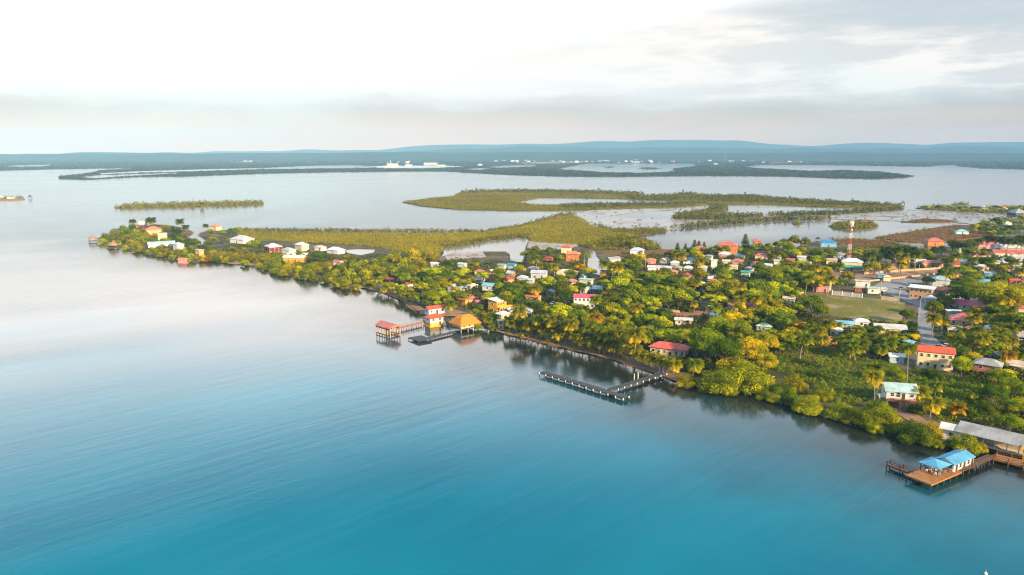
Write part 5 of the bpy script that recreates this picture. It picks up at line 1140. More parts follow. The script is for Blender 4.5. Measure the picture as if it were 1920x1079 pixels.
# mangrove crowd of the middle shore
T += [(575, 512, 17, 'yellow-green', 'mangrove'), (592, 505, 15, 'golden', 'mangrove'), (560, 516, 9, 'golden', 'mangrove'), (620, 518, 13, 'yellow-green', 'mangrove'), (640, 528, 15, 'yellow-green', 'mangrove'), (658, 520, 18, 'yellow-green', 'mangrove'), (668, 538, 9, 'golden', 'mangrove'), (685, 515, 16, 'yellow-green', 'mangrove'), (700, 505, 15, 'yellow-green', 'mangrove'), (640, 500, 14, 'yellow-green', 'mangrove'),
 (615, 498, 13, 'golden', 'mangrove'), (665, 500, 14, 'green', 'mangrove'), (715, 490, 16, 'yellow-green', 'mangrove'), (740, 480, 17, 'golden', 'mangrove'), (775, 478, 18, 'golden', 'mangrove'), (805, 478, 16, 'golden', 'mangrove'), (760, 495, 17, 'yellow-green', 'mangrove'), (790, 497, 16, 'olive', 'mangrove'), (730, 503, 14, 'yellow-green', 'mangrove'), (720, 520, 12, 'yellow-green', 'mangrove'), (695, 528, 13, 'golden', 'mangrove'),
 (740, 512, 10, 'green', 'mangrove'), (775, 505, 14, 'golden', 'mangrove'), (735, 538, 11, 'golden', 'broad'), (755, 540, 10, 'yellow-green', 'broad'), (520, 500, 15, 'yellow-green', 'mangrove'), (545, 498, 16, 'golden', 'mangrove'), (535, 508, 11, 'olive', 'mangrove'), (505, 488, 12, 'golden', 'mangrove'), (490, 482, 13, 'golden', 'mangrove'), (470, 480, 12, 'golden', 'mangrove'), (450, 476, 12, 'golden', 'mangrove'), (432, 480, 12, 'golden', 'mangrove'),
 (415, 478, 12, 'golden', 'mangrove'), (400, 476, 12, 'golden', 'mangrove'), (595, 480, 13, 'deep green', 'broad'), (612, 482, 8, 'deep green', 'broad'), (648, 483, 9, 'olive', 'broad'), (660, 490, 9, 'olive', 'broad'), (560, 476, 7, 'green', 'broad'), (475, 460, 14, 'green', 'broad'), (490, 452, 10, 'green', 'broad'), (460, 470, 9, 'olive', 'broad'), (440, 468, 9, 'olive', 'broad'), (390, 458, 8, 'deep green', 'broad'), (365, 456, 12, 'deep green', 'broad'),
 (350, 455, 9, 'deep green', 'broad'), (380, 484, 10, 'golden', 'mangrove'), (358, 482, 11, 'yellow-green', 'mangrove'), (335, 478, 10, 'olive', 'mangrove'), (310, 472, 11, 'olive', 'mangrove'), (288, 470, 9, 'yellow-green', 'mangrove'), (300, 465, 8, 'green', 'mangrove'), (262, 466, 10, 'olive', 'mangrove'), (245, 456, 11, 'olive', 'mangrove'), (265, 450, 12, 'green', 'mangrove'), (290, 452, 10, 'green', 'mangrove'),
 (225, 448, 12, 'olive', 'mangrove'), (205, 447, 11, 'green', 'mangrove'), (215, 436, 11, 'olive', 'mangrove'), (235, 433, 11, 'green', 'mangrove'), (255, 436, 11, 'green', 'mangrove'), (275, 445, 9, 'olive', 'mangrove'), (248, 425, 8, 'deep green', 'mangrove'), (320, 430, 9, 'deep green', 'mangrove'), (335, 433, 9, 'deep green', 'mangrove'), (325, 443, 8, 'deep green', 'mangrove'), (310, 426, 7, 'olive', 'mangrove'), (305, 447, 6, 'olive', 'mangrove'), (345, 440, 7, 'olive', 'mangrove'),
 (395, 436, 8, 'olive', 'broad'), (415, 438, 9, 'green', 'broad'), (432, 434, 8, 'green', 'broad'), (445, 432, 8, 'green', 'broad'), (400, 450, 9, 'olive', 'broad'), (420, 450, 8, 'olive', 'broad'), (1490, 448, 12, 'olive', 'mangrove'), (1510, 451, 10, 'olive', 'mangrove'), (1470, 452, 8, 'olive', 'mangrove'), (1185, 458, 15, 'olive', 'mangrove'), (1210, 460, 13, 'olive', 'mangrove'), (1150, 455, 15, 'olive', 'mangrove'), (1165, 448, 14, 'olive', 'mangrove'), (1225, 462, 9, 'green', 'mangrove'), (1105, 458, 11, 'golden', 'mangrove')]
for k_ in range(17): T.append((1262 + k_*13.5 + (k_ % 3)*3, 473 - k_*.95 + (k_ % 2)*2, 8 + k_ % 4, ('olive', 'green', 'deep green', 'yellow-green')[k_ % 4], 'broad'))
FOOT.append((1502, 549, 1698, 594, 0, 400, 0, 400)); FOOT.append((1716, 562, 1748, 640, 0, 300, 0, 300))
for x_, y_, r_, h_ in ((708, 531, 11, 'yellow-green'), (728, 538, 10, 'green'), (748, 546, 11, 'yellow-green'), (765, 555, 10, 'green'), (783, 562, 11, 'yellow-green'), (800, 567, 9, 'green'), (770, 545, 11, 'yellow-green'), (820, 570, 9, 'yellow-green')): T.append((x_, y_, r_, h_, 'broad'))
for x_, y_, r_, h_ in ((1310, 716, 13, 'yellow-green'), (1335, 722, 14, 'green'), (1370, 730, 15, 'yellow-green'), (1432, 738, 16, 'green'), (1450, 745, 13, 'yellow-green'), (1497, 760, 13, 'golden'), (1535, 768, 13, 'green'), (1556, 776, 11, 'yellow-green'), (1590, 786, 12, 'olive'), (1640, 800, 15, 'yellow-green'), (1676, 802, 14, 'green'), (1700, 818, 14, 'deep green'), (1760, 832, 11, 'yellow-green'), (1480, 752, 12, 'deep green')): T.append((x_, y_, r_, h_, 'bigmangrove'))
for x_, y_, r_ in ((572, 520, 8), (590, 521, 9), (608, 524, 9), (628, 532, 9), (648, 537, 9), (530, 512, 9), (515, 508, 8), (495, 502, 7), (350, 488, 7), (322, 482, 7), (300, 477, 7), (278, 473, 7), (255, 468, 7), (235, 464, 7), (208, 459, 7), (192, 452, 8), (196, 442, 8), (230, 427, 7), (215, 440, 9), (225, 438, 9), (240, 445, 10), (258, 458, 9)): T.append((x_, y_, r_, tr.choice(['olive', 'green', 'yellow-green']), 'mangrove'))
random.seed(5)
for t_ in T: tree(*t_)
for a in [(1707, 652, 14, 14, 'green'), (1644, 705, 17, 10, 'golden'), (1650, 690, 15, 10, 'green'), (1727, 733, 16, 6, 'golden'), (1747, 752, 17, 6, 'golden'), (1795, 762, 14, 6, 'orange-brown'), (1755, 722, 12, 6, 'green'), (1820, 735, 9, 6, 'green'),
 (1218, 668, 12, 6, 'golden'), (1229, 671, 12, 6, 'golden'), (1240, 673, 13, 6, 'golden'), (1252, 677, 13, 6, 'golden'), (1264, 681, 13, 6, 'golden'), (1300, 692, 15, 6, 'green'), (1306, 680, 12, 6, 'green'),
 (976, 592, 15, 10, 'golden'), (955, 612, 13, 6, 'green'), (998, 620, 14, 6, 'golden'), (1018, 617, 14, 6, 'golden'), (1025, 634, 13, 6, 'golden'), (1009, 600, 13, 10, 'green'), (1034, 599, 14, 10, 'golden'), (1047, 636, 13, 6, 'golden'), (1059, 611, 15, 10, 'green'), (1073, 617, 15, 10, 'golden'), (1078, 642, 13, 6, 'golden'), (1105, 624, 15, 10, 'green'), (1106, 646, 13, 6, 'golden'),
 (1113, 594, 13, 10, 'orange-brown'), (1125, 648, 13, 6, 'golden'), (1133, 628, 14, 10, 'green'), (1144, 629, 14, 10, 'green'), (1160, 645, 14, 6, 'golden'), (1192, 630, 19, 10, 'golden'), (1188, 666, 15, 6, 'golden'), (1169, 624, 12, 10, 'green'), (1205, 664, 12, 6, 'golden'), (1093, 638, 13, 6, 'golden'), (985, 606, 12, 6, 'green'), (1040, 622, 12, 6, 'green'), (1120, 612, 12, 10, 'green'), (1150, 658, 11, 6, 'golden'), (967, 605, 11, 6, 'golden'), (1062, 640, 12, 6, 'golden'), (1137, 660, 11, 6, 'golden'), (1175, 640, 12, 10, 'golden'),
 (900, 588, 10, 6, 'golden'), (914, 594, 10, 6, 'golden'), (911, 604, 11, 6, 'golden'), (922, 603, 11, 6, 'green'), (1017, 497, 9, 6, 'golden'), (1040, 500, 10, 6, 'golden'), (984, 532, 13, 6, 'green'), (1000, 540, 13, 6, 'golden'), (970, 540, 12, 6, 'green'), (1006, 484, 9, 6, 'green'), (1148, 497, 10, 10, 'golden'), (1160, 499, 11, 10, 'golden'), (1137, 494, 10, 6, 'green'), (1170, 503, 9, 6, 'green'), (727, 546, 8, 6, 'golden'), (777, 553, 9, 6, 'golden'), (757, 557, 8, 6, 'golden'), (845, 570, 11, 6, 'green'),
 (1536, 619, 13, 6, 'golden'), (1541, 634, 12, 6, 'golden'), (1553, 604, 13, 6, 'golden'), (1570, 608, 10, 6, 'green'), (1586, 634, 14, 6, 'green'), (1596, 646, 15, 6, 'green'), (1618, 643, 14, 6, 'green'), (1629, 631, 13, 6, 'green'), (1661, 640, 14, 6, 'green'), (1653, 652, 13, 6, 'green'), (1610, 618, 12, 6, 'golden'), (1522, 614, 12, 6, 'green'), (1605, 655, 13, 6, 'green'), (1672, 625, 11, 6, 'golden'), (1485, 598, 13, 6, 'green'), (1668, 648, 12, 6, 'green'),
 (1751, 594, 13, 10, 'golden'), (1768, 600, 13, 6, 'golden'), (1782, 632, 15, 6, 'golden'), (1822, 642, 15, 6, 'golden'), (1866, 642, 15, 6, 'golden'), (1889, 664, 13, 6, 'orange-brown'), (1842, 655, 13, 6, 'green'), (1800, 645, 13, 6, 'green'), (1900, 640, 14, 6, 'golden'), (1810, 620, 12, 6, 'green'), (1850, 625, 13, 6, 'golden'), (1915, 660, 14, 6, 'green'), (1880, 622, 13, 6, 'golden'),
 (1654, 468, 10, 10, 'dark'), (1677, 468, 11, 10, 'dark'), (1693, 466, 11, 10, 'dark'), (1707, 468, 11, 10, 'dark'), (1633, 477, 10, 10, 'dark'), (1688, 481, 11, 10, 'golden'), (1640, 485, 9, 6, 'dark'), (1666, 478, 9, 6, 'dark'), (1624, 499, 9, 6, 'golden'), (1663, 499, 9, 6, 'golden'), (1690, 496, 10, 6, 'golden'), (1576, 498, 9, 6, 'green'), (1718, 476, 10, 10, 'dark'), (1700, 482, 9, 6, 'golden'), (1680, 475, 9, 10, 'dark'),
 (1774, 486, 9, 6, 'green'), (1784, 490, 8, 6, 'green'), (1850, 446, 9, 10, 'dark'), (1836, 452, 8, 10, 'dark'), (1875, 449, 9, 10, 'dark'), (1891, 452, 9, 10, 'dark'), (1908, 447, 9, 10, 'dark'), (1918, 453, 9, 10, 'dark'), (1858, 486, 9, 6, 'green'), (1825, 487, 9, 6, 'green'), (1905, 490, 9, 6, 'green'), (1840, 487, 8, 6, 'green'), (1810, 497, 8, 6, 'green'),
 (247, 415, 6, 6, 'dark'), (280, 413, 7, 10, 'dark'), (286, 412, 7, 10, 'dark'), (339, 415, 7, 10, 'dark'), (350, 425, 6, 6, 'dark'), (377, 422, 5, 6, 'dark'), (388, 423, 5, 6, 'dark'), (1302, 568, 9, 6, 'golden'), (1270, 480, 8, 6, 'golden'), (1285, 478, 8, 6, 'golden')]: palm(*a)
# pine-like dark trees on the lagoon bank
def conifer(px, py_top, py_base, hue='dark'):
    p = G(px, py_base, LZ); h = (py_base-py_top)*P(p)[2]/F
    if not CROWNS.get('pine'):
        r = np.random.default_rng(9); lobes = [((0, 0, .25+.13*k), (.30*(1-k/7.5), .30*(1-k/7.5), .06)) for k in range(6)]
        q, t = crown_quads(r, lobes, 2200, .05); mb = MB(); mb.cyl((0, 0, -.05), (0, 0, .98), .03, .008, 6)
        CROWNS['pine'] = [(quads_mesh('crown', q, t, M_leaf), mb.mesh('trunk', [M_bark]))]
    t = thing('pine_tree', p, tr.uniform(0, 6)); t.scale = (h*1.1, h*1.1, h); c = link('crown', CROWNS['pine'][0][0], t); setcol(c, hue); link('trunk', CROWNS['pine'][0][1], t)
    PLANTS.append((t, 'pine', 'dark', px, (py_top+py_base)/2, py_base, 6, h*.3))
for a in ((1397, 438, 462), (1302, 449, 468), (1310, 451, 468), (1320, 453, 468), (1270, 455, 472), (1285, 456, 470)): conifer(*a)
# --- small roofs tucked between the trees
AUTOH = []
NOGO0 = [[(1722, 655), (1715, 600), (1718, 572), (1650, 552), (1628, 540), (1560, 530), (1555, 508), (1765, 503), (1768, 520), (1710, 535), (1740, 560), (1760, 640), (1775, 660)], [(1495, 546), (1700, 564), (1697, 600), (1690, 608), (1630, 603), (1560, 595), (1510, 575)], CANAL, LAG1]
hr = random.Random(41)
RC = [('lgrey', 'pale grey'), ('white', 'white'), ('salmon', 'salmon red'), ('rose', 'dusty pink'), ('rust', 'rusty brown'), ('lblue', 'light blue'), ('ltan', 'cream'), ('grey', 'dark grey'), ('mint', 'pale green'), ('magenta', 'magenta')]
for poly, num in (([(1240, 480), (1330, 476), (1480, 478), (1560, 490), (1540, 515), (1400, 525), (1240, 520)], 16), ([(1790, 468), (1925, 466), (1925, 530), (1840, 530), (1800, 510)], 18), ([(1780, 600), (1925, 585), (1925, 680), (1850, 665), (1790, 650)], 9), ([(1620, 486), (1760, 484), (1765, 502), (1620, 504)], 8), ([(850, 500), (1000, 505), (1180, 520), (1170, 545), (1000, 545), (880, 520)], 9), ([(1300, 520), (1480, 520), (1500, 560), (1330, 575)], 8)):
    got = 0
    for _ in range(800):
        if got >= num: break
        x = hr.uniform(min(p_[0] for p_ in poly), max(p_[0] for p_ in poly)); y = hr.uniform(min(p_[1] for p_ in poly), max(p_[1] for p_ in poly))
        if not inpoly(np.array([[x, y]]), poly)[0] or any(inpoly(np.array([[x, y+8]]), n_)[0] for n_ in NOGO0): continue
        wd = hr.uniform(19, 30)*(.7+.3*max(0, min(1, (y-470)/120)))
        if any(abs(x-(f[0]+f[2])/2) < (f[2]-f[0])/2 + wd*.5 and f[1]-6 < y < f[3]+7 for f in FOOT): continue
        if any(abs(x-q[3]) < q[6]*.8+wd*.3 and q[4]-q[6]*.6 < y+4 < q[4]+q[6]*.8 and q[6] > 17 for q in PLANTS): continue
        rc, word = hr.choice(RC); n_lm = len(LANDMARKS)
        t = B('house', 'x', '', x-wd/2, x+wd/2, y, hr.uniform(2.6, 3.2), hr.choice(['hip', 'gable', 'gable']), hr.choice([-38, -25, -15, 40, 48]), hr.uniform(.5, .75), rc, hr.choice(['white', 'cream', 'lgrey', 'ltan', 'peach', 'pblue']), veranda=int(hr.random() < .5))
        LANDMARKS.pop(); AUTOH.append((t, 'roofed house', word, x, y+4, y+8, wd/2, 5)); got += 1
# --- random fill of the wooded town, kept off houses, roads and lines of sight
FILL = [([(700, 505), (830, 490), (960, 507), (1100, 512), (1200, 480), (1500, 468), (1570, 478), (1570, 545), (1510, 560), (1480, 600), (1540, 640), (1480, 650), (1320, 640), (1210, 636), (1100, 615), (1010, 590), (960, 580), (905, 560), (830, 560), (745, 545)], 210, (13, 24), None),
        ([(1765, 505), (1800, 470), (1920, 455), (1940, 640), (1880, 690), (1790, 660), (1770, 600)], 80, (13, 25), None),
        ([(190, 446), (260, 424), (330, 430), (345, 445), (400, 470), (600, 478), (690, 490), (690, 520), (560, 510), (400, 487), (270, 470)], 70, (8, 13), 'mangrove'),
        ([(1830, 415), (1930, 405), (1930, 437), (1870, 440), (1815, 430)], 40, (8, 13), 'broad'),
        ([(1725, 388), (1800, 388), (1840, 388), (1930, 385), (1930, 398), (1780, 395)], 30, (6, 9), 'broad'),
        ([(1560, 470), (1730, 470), (1760, 490), (1700, 500), (1580, 500)], 18, (8, 12), None),
        ([(1505, 585), (1560, 590), (1640, 605), (1715, 612), (1712, 645), (1560, 640)], 14, (10, 14), None)]
NOGO = [[(1722, 655), (1715, 600), (1718, 572), (1650, 552), (1628, 540), (1560, 530), (1555, 508), (1765, 503), (1768, 520), (1710, 535), (1740, 560), (1760, 640), (1775, 660)],
        [(1495, 546), (1700, 564), (1697, 600), (1690, 608), (1630, 603), (1560, 595), (1510, 575)], [(1224, 574), (1262, 582), (1340, 582), (1340, 590), (1290, 597), (1240, 592)], CANAL, POND, LAG1,
        [(1095, 470), (1135, 465), (1145, 520), (1110, 525)]]
def blocked(px, py, rpx, world, R, pb, strict=1.0):
    for f in FOOT:
        if math.hypot(f[4]-world.x, f[5]-world.y) < f[6] + R*.6: return True
        if world.y < f[5] and px+rpx*.9 > f[0] and px-rpx*.9 < f[2] and py-rpx*.8 < f[3]-1 and py+rpx > f[1]: return True
    return False
counts = {'broadleaf_tree': 0, 'umbrella_tree': 0, 'mangrove_tree': 0}
for q in PLANTS:
    n_ = q[0].name.split('.')[0]
    if n_ in counts: counts[n_] += 1
placed = [(q[3], q[4], q[6]) for q in PLANTS]
for poly, num, (r0, r1), kind in FILL:
    bx0, bx1 = min(p[0] for p in poly), max(p[0] for p in poly); by0, by1 = min(p[1] for p in poly), max(p[1] for p in poly); got = 0
    for _ in range(num*30):
        if got >= num: break
        x, y = tr.uniform(bx0, bx1), tr.uniform(by0, by1); rp = tr.uniform(r0, r1)*(.65+.35*min(1, max(0, (y-440)/160)))
        if not inpoly(np.array([[x, y]]), poly)[0]: continue
        k2 = kind or ('umbrella' if tr.random() < .28 else 'broad'); nm = 'mangrove_tree' if 'mang' in k2 else ('umbrella_tree' if k2 == 'umbrella' else 'broadleaf_tree')
        if counts[nm] >= 292: k2, nm = 'umbrella', 'umbrella_tree'
        g = G(x, y+rp*.8, LZ); R = rp*P(g)[2]/F
        pg = P(g)
        if any(inpoly(np.array([[pg[0], pg[1]]]), n)[0] for n in NOGO) or any(inpoly(np.array([[x, y]]), n)[0] for n in NOGO): continue
        if any((x-a)**2 + ((y-b)*1.5)**2 < (.50*(rp+c))**2 for a, b, c in placed): continue
        if blocked(x, y, rp, g, R, pg[1]): continue
        hue = tr.choices(['green', 'yellow-green', 'deep green', 'olive', 'golden', 'orange-brown'], [32, 32, 20, 12, 4, .6])[0]
        tree(x, y, rp, hue, k2); placed.append((x, y, rp)); counts[nm] += 1; got += 1
# a few more palms between the houses
for _ in range(900):
    if sum(1 for q in PLANTS if 'palm' in q[1]) >= 205: break
    x, y = tr.uniform(950, 1915), tr.uniform(478, 640)
    if not (inpoly(np.array([[x, y]]), FILL[0][0])[0] or inpoly(np.array([[x, y]]), FILL[1][0])[0]): continue
    if x < 1500 and tr.random() < .6: continue
    g = G(x, y+8, LZ)
    if any(inpoly(np.array([[x, y+10]]), n)[0] or inpoly(np.array([[x, y]]), n)[0] for n in NOGO): continue
    if blocked(x, y, 9, g, 2.5, y+10): continue
    palm(x, y, 9+5*(y-470)/170, 6 if tr.random() < .6 else 10, tr.choice(['green', 'green', 'golden']))
# --- masses nobody could count
def mass(name, label, polys, sx, sy, wfac, hgt, nq, mat, holes=(), zb=.6, jit=.9, keep=1.0, seed=0, leaf=.55, big=(1, 1), colr=1.0, avoid=False, hvar=.35):
    """leaf clumps scattered through a traced area; spacing sx, sy in photo pixels"""
    r = np.random.default_rng(seed); allV = []; allT = []
    for poly in polys:
        pa = np.array(poly); x0, y0 = pa.min(0); x1, y1 = pa.max(0)
        gx, gy = np.meshgrid(np.arange(x0, x1, sx), np.arange(y0, y1, sy)); pts = np.stack([gx.ravel(), gy.ravel()], 1)
        pts = pts + r.uniform(-.5, .5, pts.shape)*jit*np.array([sx, sy])*1.6
        ok = inpoly(pts, poly) & (r.random(len(pts)) < keep)
        for h in holes: ok &= ~inpoly(pts, h)
        pts = pts[ok]; W3, t = Gn(pts, zb)
        if avoid:
            m_ = np.ones(len(W3), bool)
            for f in FOOT: m_ &= np.hypot(W3[:, 0]-f[4], W3[:, 1]-f[5]) > f[6]*.85
            W3, t, pts = W3[m_], t[m_], pts[m_]
        if not len(W3): continue
        n = len(W3); rad = wfac*sx*t/F*r.uniform(.7, 1.35, n); hh = hgt*r.uniform(1-hvar, 1+hvar, n)*(1 + .5*(r.random(n) < .04)*(hvar > .3))
        big_n = .5+.5*np.sin(W3[:, 0]*.021+1.3*np.sin(W3[:, 1]*.013))*np.sin(W3[:, 1]*.017+W3[:, 0]*.006)
        d = r.normal(size=(n, nq, 3)); d /= np.linalg.norm(d, axis=2, keepdims=True); d[:, :, 2] = np.abs(d[:, :, 2])*1.0 - .12
        fr = r.uniform(.72, 1.0, (n, nq))
        S3 = np.stack([rad, rad, hh], 1)
        Cc = W3[:, None, :] + d*S3[:, None, :]*fr[:, :, None]; Cc[:, :, 2] = np.maximum(Cc[:, :, 2], zb*.5)
        nn = d*np.array([1, 1, .8]) + np.array([0, 0, .45]) + r.normal(size=d.shape)*.38
        S = np.repeat((leaf*np.sqrt(rad*np.maximum(hh, rad*.5)))[:, None], nq, 1)*r.uniform(.7, 1.3, (n, nq))
        tint = np.clip((.30 + .25*big_n + r.normal(0, .12, n))[:, None] + r.normal(0, .10, (n, nq)), 0, 1)
        allV.append(leafquads(Cc.reshape(-1, 3), nn.reshape(-1, 3), S.ravel(), r)); allT.append(tint.ravel())
    me = quads_mesh(name, np.concatenate(allV), np.concatenate(allT), mat); print(name, len(me.polygons))
    return tag(link(name, me), label, kind='stuff')
S_scrub = leafmat('scrub_leaves', (.27, .235, .003), (.42, .33, .006), False, .2, .02)
S_marsh = leafmat('marsh_leaves', (.19, .17, .006), (.30, .23, .012), False, .15, .015)
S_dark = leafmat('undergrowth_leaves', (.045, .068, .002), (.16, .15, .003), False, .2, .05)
S_vine = leafmat('vine_leaves', (.125, .205, .003), (.33, .34, .005), False, .25, .06)
S_far = leafmat('far_leaves', (.032, .042, .022), (.075, .075, .035), False, .1, .004)
S_brown = leafmat('reed_leaves', (.16, .085, .022), (.27, .14, .04), False, .15, .03)
MPOLY = [(440, 434), (560, 436.5), (640, 437.5), (720, 438), (780, 439), (850, 438.5), (910, 435.5), (970, 425.5), (1010, 417), (1045, 406), (1075, 401), (1092, 410), (1112, 425), (1150, 433), (1185, 437.5), (1190, 441), (1205, 450), (1230, 461), (1190, 468), (1120, 468), (1090, 460), (1000, 454), (992, 446), (973, 444), (915, 451), (871, 459), (850, 461), (829, 465), (822, 480), (800, 482), (700, 463), (600, 456), (520, 452), (450, 446)]
mass('mangrove_scrub', 'broad field of golden-green low mangrove behind the houses', [MPOLY], 3.2, 1.05, .9, 1.9, 15, S_scrub, [LAG1], seed=1, leaf=.5, hvar=.2)
FRINGE = [[(440, 431), (900, 434), (970, 424), (1045, 403), (1075, 398.5), (1077, 401), (1045, 407), (970, 427), (900, 437), (440, 435)], [(829, 463), (871, 456), (915, 448), (973, 441), (992, 443), (990, 448), (973, 446), (915, 453), (871, 461), (829, 468)], [(1110, 420), (1150, 431), (1245, 429), (1250, 434), (1190, 442), (1150, 437)], [(1140, 446), (1200, 447), (1238, 462), (1238, 468), (1150, 468), (1110, 462)]]
mass('mangrove_fringe', 'taller darker mangrove fringe along the lagoon edges', FRINGE, 4.2, 1.4, .95, 3.3, 28, leafmat('fringe_leaves', (.13, .125, .005), (.24, .20, .010), False, .15, .03), [LAG1], seed=2, leaf=.42)
mass('marsh_thicket', 'long green mangrove islands in the middle of the lagoon', [MI], 3.2, .6, .9, 2.3, 13, S_marsh, [MIP], seed=3, leaf=.5, zb=.5, hvar=.25)
mass('island_mangroves', 'taller mangroves along the lagoon islands and dykes', [[(858, 363), (880, 359), (960, 357.5), (1100, 359), (1210, 362.5), (1185, 367), (1060, 362), (960, 361.5), (880, 363)], [(1175, 368), (1250, 367), (1290, 363), (1330, 368), (1415, 367.5), (1440, 371), (1500, 376), (1600, 381), (1695, 386.5), (1650, 388), (1560, 386), (1440, 381), (1330, 378), (1250, 376), (1180, 373)], [(1050, 386), (1250, 383), (1330, 382), (1250, 387), (1120, 391), (1060, 391)], [(1258, 411), (1270, 404), (1310, 398), (1336, 392), (1330, 387), (1360, 385), (1364, 391), (1345, 399), (1330, 405), (1430, 404), (1428, 407), (1310, 412)], [(1440, 403), (1560, 399), (1640, 394), (1692, 392), (1690, 394.5), (1560, 402), (1440, 405.5)], [(1255, 428), (1330, 419.5), (1400, 414.5), (1470, 410.5), (1560, 410), (1560, 411.2), (1470, 412.3), (1400, 417), (1290, 426)]], 3.8, .8, .95, 5.2, 24, leafmat('island_leaves', (.11, .112, .008), (.20, .17, .015), False, .15, .02), [MIP, MP1], seed=4, leaf=.45, zb=.5)
mass('left_island_mangroves', 'dense mangroves on the narrow island left of the middle', [LI], 4.6, 1.0, .85, 5.5, 26, S_marsh, seed=5, leaf=.42, zb=.5)
mass('islet_mangroves', 'oval islet of mangroves behind the mast', [[(1556, 424), (1572, 419), (1600, 416), (1638, 419), (1645, 424), (1628, 429), (1590, 430.5), (1564, 428)], [(1488, 419), (1496, 417.4), (1503, 419), (1499, 421), (1490, 420.6)], [(1385, 416), (1396, 414.3), (1401, 416.5), (1394, 418.5)]], 4.0, 1.2, .85, 4.0, 26, S_marsh, seed=6, leaf=.42, zb=.5)
mass('spit_mangroves', 'dark trees on the far spit at the upper right', [FR, [(1783, 383), (1800, 381.3), (1815, 382), (1811, 384.2), (1789, 384.2)]], 4.2, 1.0, .8, 4.2, 18, S_marsh, seed=7, leaf=.45, zb=.6, keep=.8)
mass('mudflat_shrubs', 'low shrubs scattered on the grey mudflats', [MUD], 7, 1.9, .55, 1.4, 10, S_brown, [MP1, MP2, MP3], seed=8, leaf=.6, zb=.45, keep=.22)
mass('brown_reeds', 'russet reeds of the lagoon marsh', [BR1, BR2, [(1560, 449), (1600, 448.5), (1650, 450.5), (1686, 457.5), (1680, 465), (1620, 463), (1575, 459)]], 4.2, 1.3, .7, .9, 12, S_brown, seed=9, leaf=.6, zb=.6)
mass('reed_edge', 'dark bushes edging the russet marsh', [[(1641, 444), (1675, 439.5), (1700, 435), (1740, 428.5), (1744, 430), (1700, 437), (1675, 441.5)], [(1555, 447), (1650, 448.5), (1688, 457), (1720, 465), (1690, 469), (1640, 466), (1686, 462), (1650, 451), (1560, 450)], [(1600, 462), (1720, 464), (1740, 468), (1600, 470)]], 5, 1.8, .7, 2.4, 18, S_marsh, seed=10, leaf=.45)
mass('islet_bushes', 'bushes and small trees on the sandy islet at the left edge', [[(-30, 372), (10, 371.5), (43, 371), (44, 373.5), (0, 375)]], 4.2, 1.2, .8, 4.2, 22, S_marsh, seed=12, leaf=.45, keep=.7, zb=.7)
# vines on the slope by the stilt house
VINE = [(1452, 668), (1490, 645), (1540, 648), (1620, 664), (1680, 680), (1690, 702), (1720, 690), (1760, 700), (1800, 705), (1850, 715), (1890, 745), (1870, 800), (1810, 795), (1760, 790), (1735, 765), (1718, 750), (1640, 745), (1600, 765), (1560, 757), (1540, 735), (1480, 705), (1445, 690)]
mass('vine_field', 'bright green vines blanketing the slope above the shore', [VINE], 6, 2.6, .8, .95, 34, S_vine, seed=13, leaf=.40, avoid=True, zb=LZ, hvar=.75)
WOOD = [[(700, 512), (760, 500), (830, 488), (905, 488), (960, 505), (1010, 470), (1090, 470), (1100, 505), (1140, 525), (1140, 482), (1240, 478), (1340, 466), (1500, 466), (1570, 470), (1740, 474), (1760, 505), (1640, 507), (1560, 511), (1560, 530), (1510, 550), (1500, 580), (1540, 600), (1640, 606), (1715, 612), (1718, 660), (1690, 682), (1540, 648), (1490, 645), (1452, 668), (1440, 720), (1330, 718), (1290, 700), (1240, 685), (1180, 668), (1080, 645), (1000, 626), (940, 612), (900, 590), (840, 570), (790, 568), (750, 545)],
        [(1768, 510), (1790, 470), (1830, 470), (1930, 450), (1960, 700), (1940, 850), (1900, 805), (1870, 800), (1890, 745), (1800, 700), (1790, 660), (1750, 590)], [(195, 450), (260, 426), (330, 430), (345, 448), (400, 470), (480, 455), (560, 470), (640, 485), (700, 480), (800, 484), (700, 530), (560, 512), (470, 494), (330, 484), (240, 462)],
        [(1820, 425), (1860, 410), (1935, 400), (1935, 434), (1880, 440)]]
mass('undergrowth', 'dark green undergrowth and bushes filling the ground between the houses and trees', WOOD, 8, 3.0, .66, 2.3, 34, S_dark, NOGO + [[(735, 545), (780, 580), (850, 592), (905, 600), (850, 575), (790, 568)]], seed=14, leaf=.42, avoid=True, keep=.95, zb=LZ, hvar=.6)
mass('shore_bushes', 'small yellow bushes along the brown beaches', [[(950, 622), (1050, 643), (1150, 664), (1200, 676), (1200, 680), (1150, 670), (1050, 648), (950, 626)], [(675, 534), (740, 548), (775, 566), (770, 570), (740, 554), (675, 538)], [(380, 486), (470, 490), (540, 503), (540, 508), (470, 495), (380, 489)]], 7, 2.2, .6, 1.7, 30, S_scrub, seed=15, leaf=.42, keep=.75, zb=LZ)
mass('red_shrubs', 'low russet weeds on the waste ground', [[(834, 478), (850, 474), (905, 473), (912, 482), (860, 486)], [(1130, 470), (1275, 468), (1270, 478), (1135, 480)], [(992, 455), (1080, 457), (1060, 468), (990, 466)]], 8, 2.4, .5, .8, 12, S_brown, seed=16, leaf=.5, keep=.3, zb=LZ)
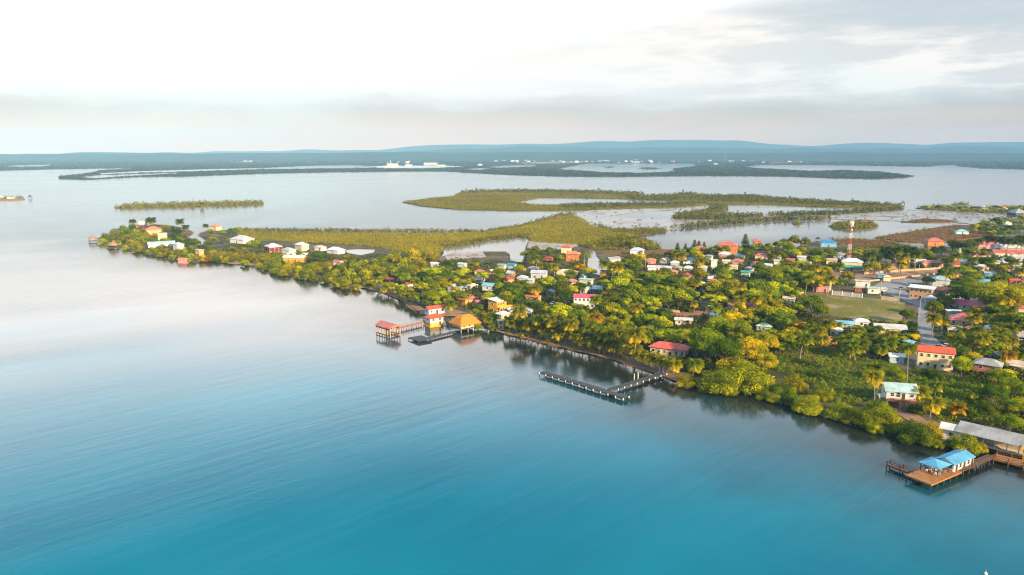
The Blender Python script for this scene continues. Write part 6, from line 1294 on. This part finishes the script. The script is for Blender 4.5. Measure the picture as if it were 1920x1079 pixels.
# far mainland forest
FHOLES = [FL1, FL2, FL3, FL4, FL5, FL6, [(185, 325.5), (260, 321.5), (400, 317.5), (480, 316), (490, 317.5), (330, 322.6), (250, 325), (190, 327.5)], [(690, 313.5), (720, 311), (840, 311), (870, 313), (800, 316), (720, 316)], [(965, 306), (1010, 304), (1090, 303.5), (1090, 305.5), (1010, 308)]]
near_far = [(max(-120, min(2050, x)), max(303, y)) for x, y in FAR]
mass('far_coast_forest', 'grey-green forest along the far coast', [near_far], 4.0, .5, .9, 3.2, 9, S_far, FHOLES, seed=17, leaf=.6, zb=.8, keep=.7)
mass('distant_forest', 'blue-grey forest on the distant plain', [[(-150, 291.5), (480, 290.5), (960, 290), (1500, 289.5), (2060, 289.5), (2060, 303), (-150, 303)]], 6.0, .55, .9, 6, 8, S_far, [[(1650, 292.5), (1760, 290.6), (1830, 291), (1800, 293.2), (1700, 294.4)]], seed=18, leaf=.6, zb=.8, keep=.7)
mass('far_lagoon_islets', 'tiny mangrove islets in the far lagoon', [[(1132, 314), (1142, 312.5), (1152, 314), (1142, 315.2)], [(1195, 316), (1215, 314.8), (1240, 316.5), (1215, 318.2)]], 3, .5, .9, 5, 9, S_far, seed=19, leaf=.6, zb=.2)
# ------------------------------------------------------------------ labels for the plants
ORD = ['', 'second ', 'third ', 'fourth ', 'fifth ', 'sixth ', 'seventh ', 'eighth ', 'ninth ', 'tenth ', 'eleventh ', 'twelfth ']
def relation(x, yb, l):
    dx, dy = x-l[0], (yb-l[1])*1.6
    if abs(dx) > abs(dy): return 'left of' if dx < 0 else 'right of'
    return 'behind' if dy < 0 else 'in front of'
PLANTS += AUTOH
table = {}
for i, q in enumerate(PLANTS):
    for j, l in enumerate(LANDMARKS):
        d = math.hypot(q[3]-l[0], (q[5]-l[1])*1.6)
        table.setdefault((q[1], q[2], relation(q[3], q[5], l), j), []).append((d, i))
for v in table.values(): v.sort()
used = set()
for i, q in enumerate(PLANTS):
    best = None
    near = sorted(range(len(LANDMARKS)), key=lambda j: math.hypot(q[3]-LANDMARKS[j][0], (q[5]-LANDMARKS[j][1])*1.6))[:14]
    for j in near:
        k = (q[1], q[2], relation(q[3], q[5], LANDMARKS[j]), j); v = table[k]; rank = [b for _, b in v].index(i)
        d = v[rank][0]; cost = rank*60 + d
        lab = f"{ORD[min(rank, 11)]}nearest {q[2]}{'-' if q[1][0] == 'r' else ' '}{q[1]} {k[2]} the {LANDMARKS[j][2]}".strip()
        if lab in used: continue
        if best is None or cost < best[0]: best = (cost, lab)
    lab = best[1]; used.add(lab); t = q[0]
    w_ = lab.split()
    tag(t, ' '.join(w_[:16]), 'house' if q[1][0] == 'r' else 'palm' if 'palm' in q[1] else 'tree', {'palm_tree': 'coconut palms of the village', 'mangrove_tree': 'mangroves along the shore', 'broadleaf_tree': 'leafy trees of the village', 'umbrella_tree': 'flat-topped trees of the village', 'pine_tree': 'pines on the lagoon bank', 'house': 'small roofs between the trees'}[t.name.split('.')[0]])
print('plants', len(PLANTS), counts, 'dup labels', len(PLANTS)-len(used))

for o in SC.objects:
    if o.get('label') and len(o['label'].split()) > 16: print('LONG', o.name, o['label'])
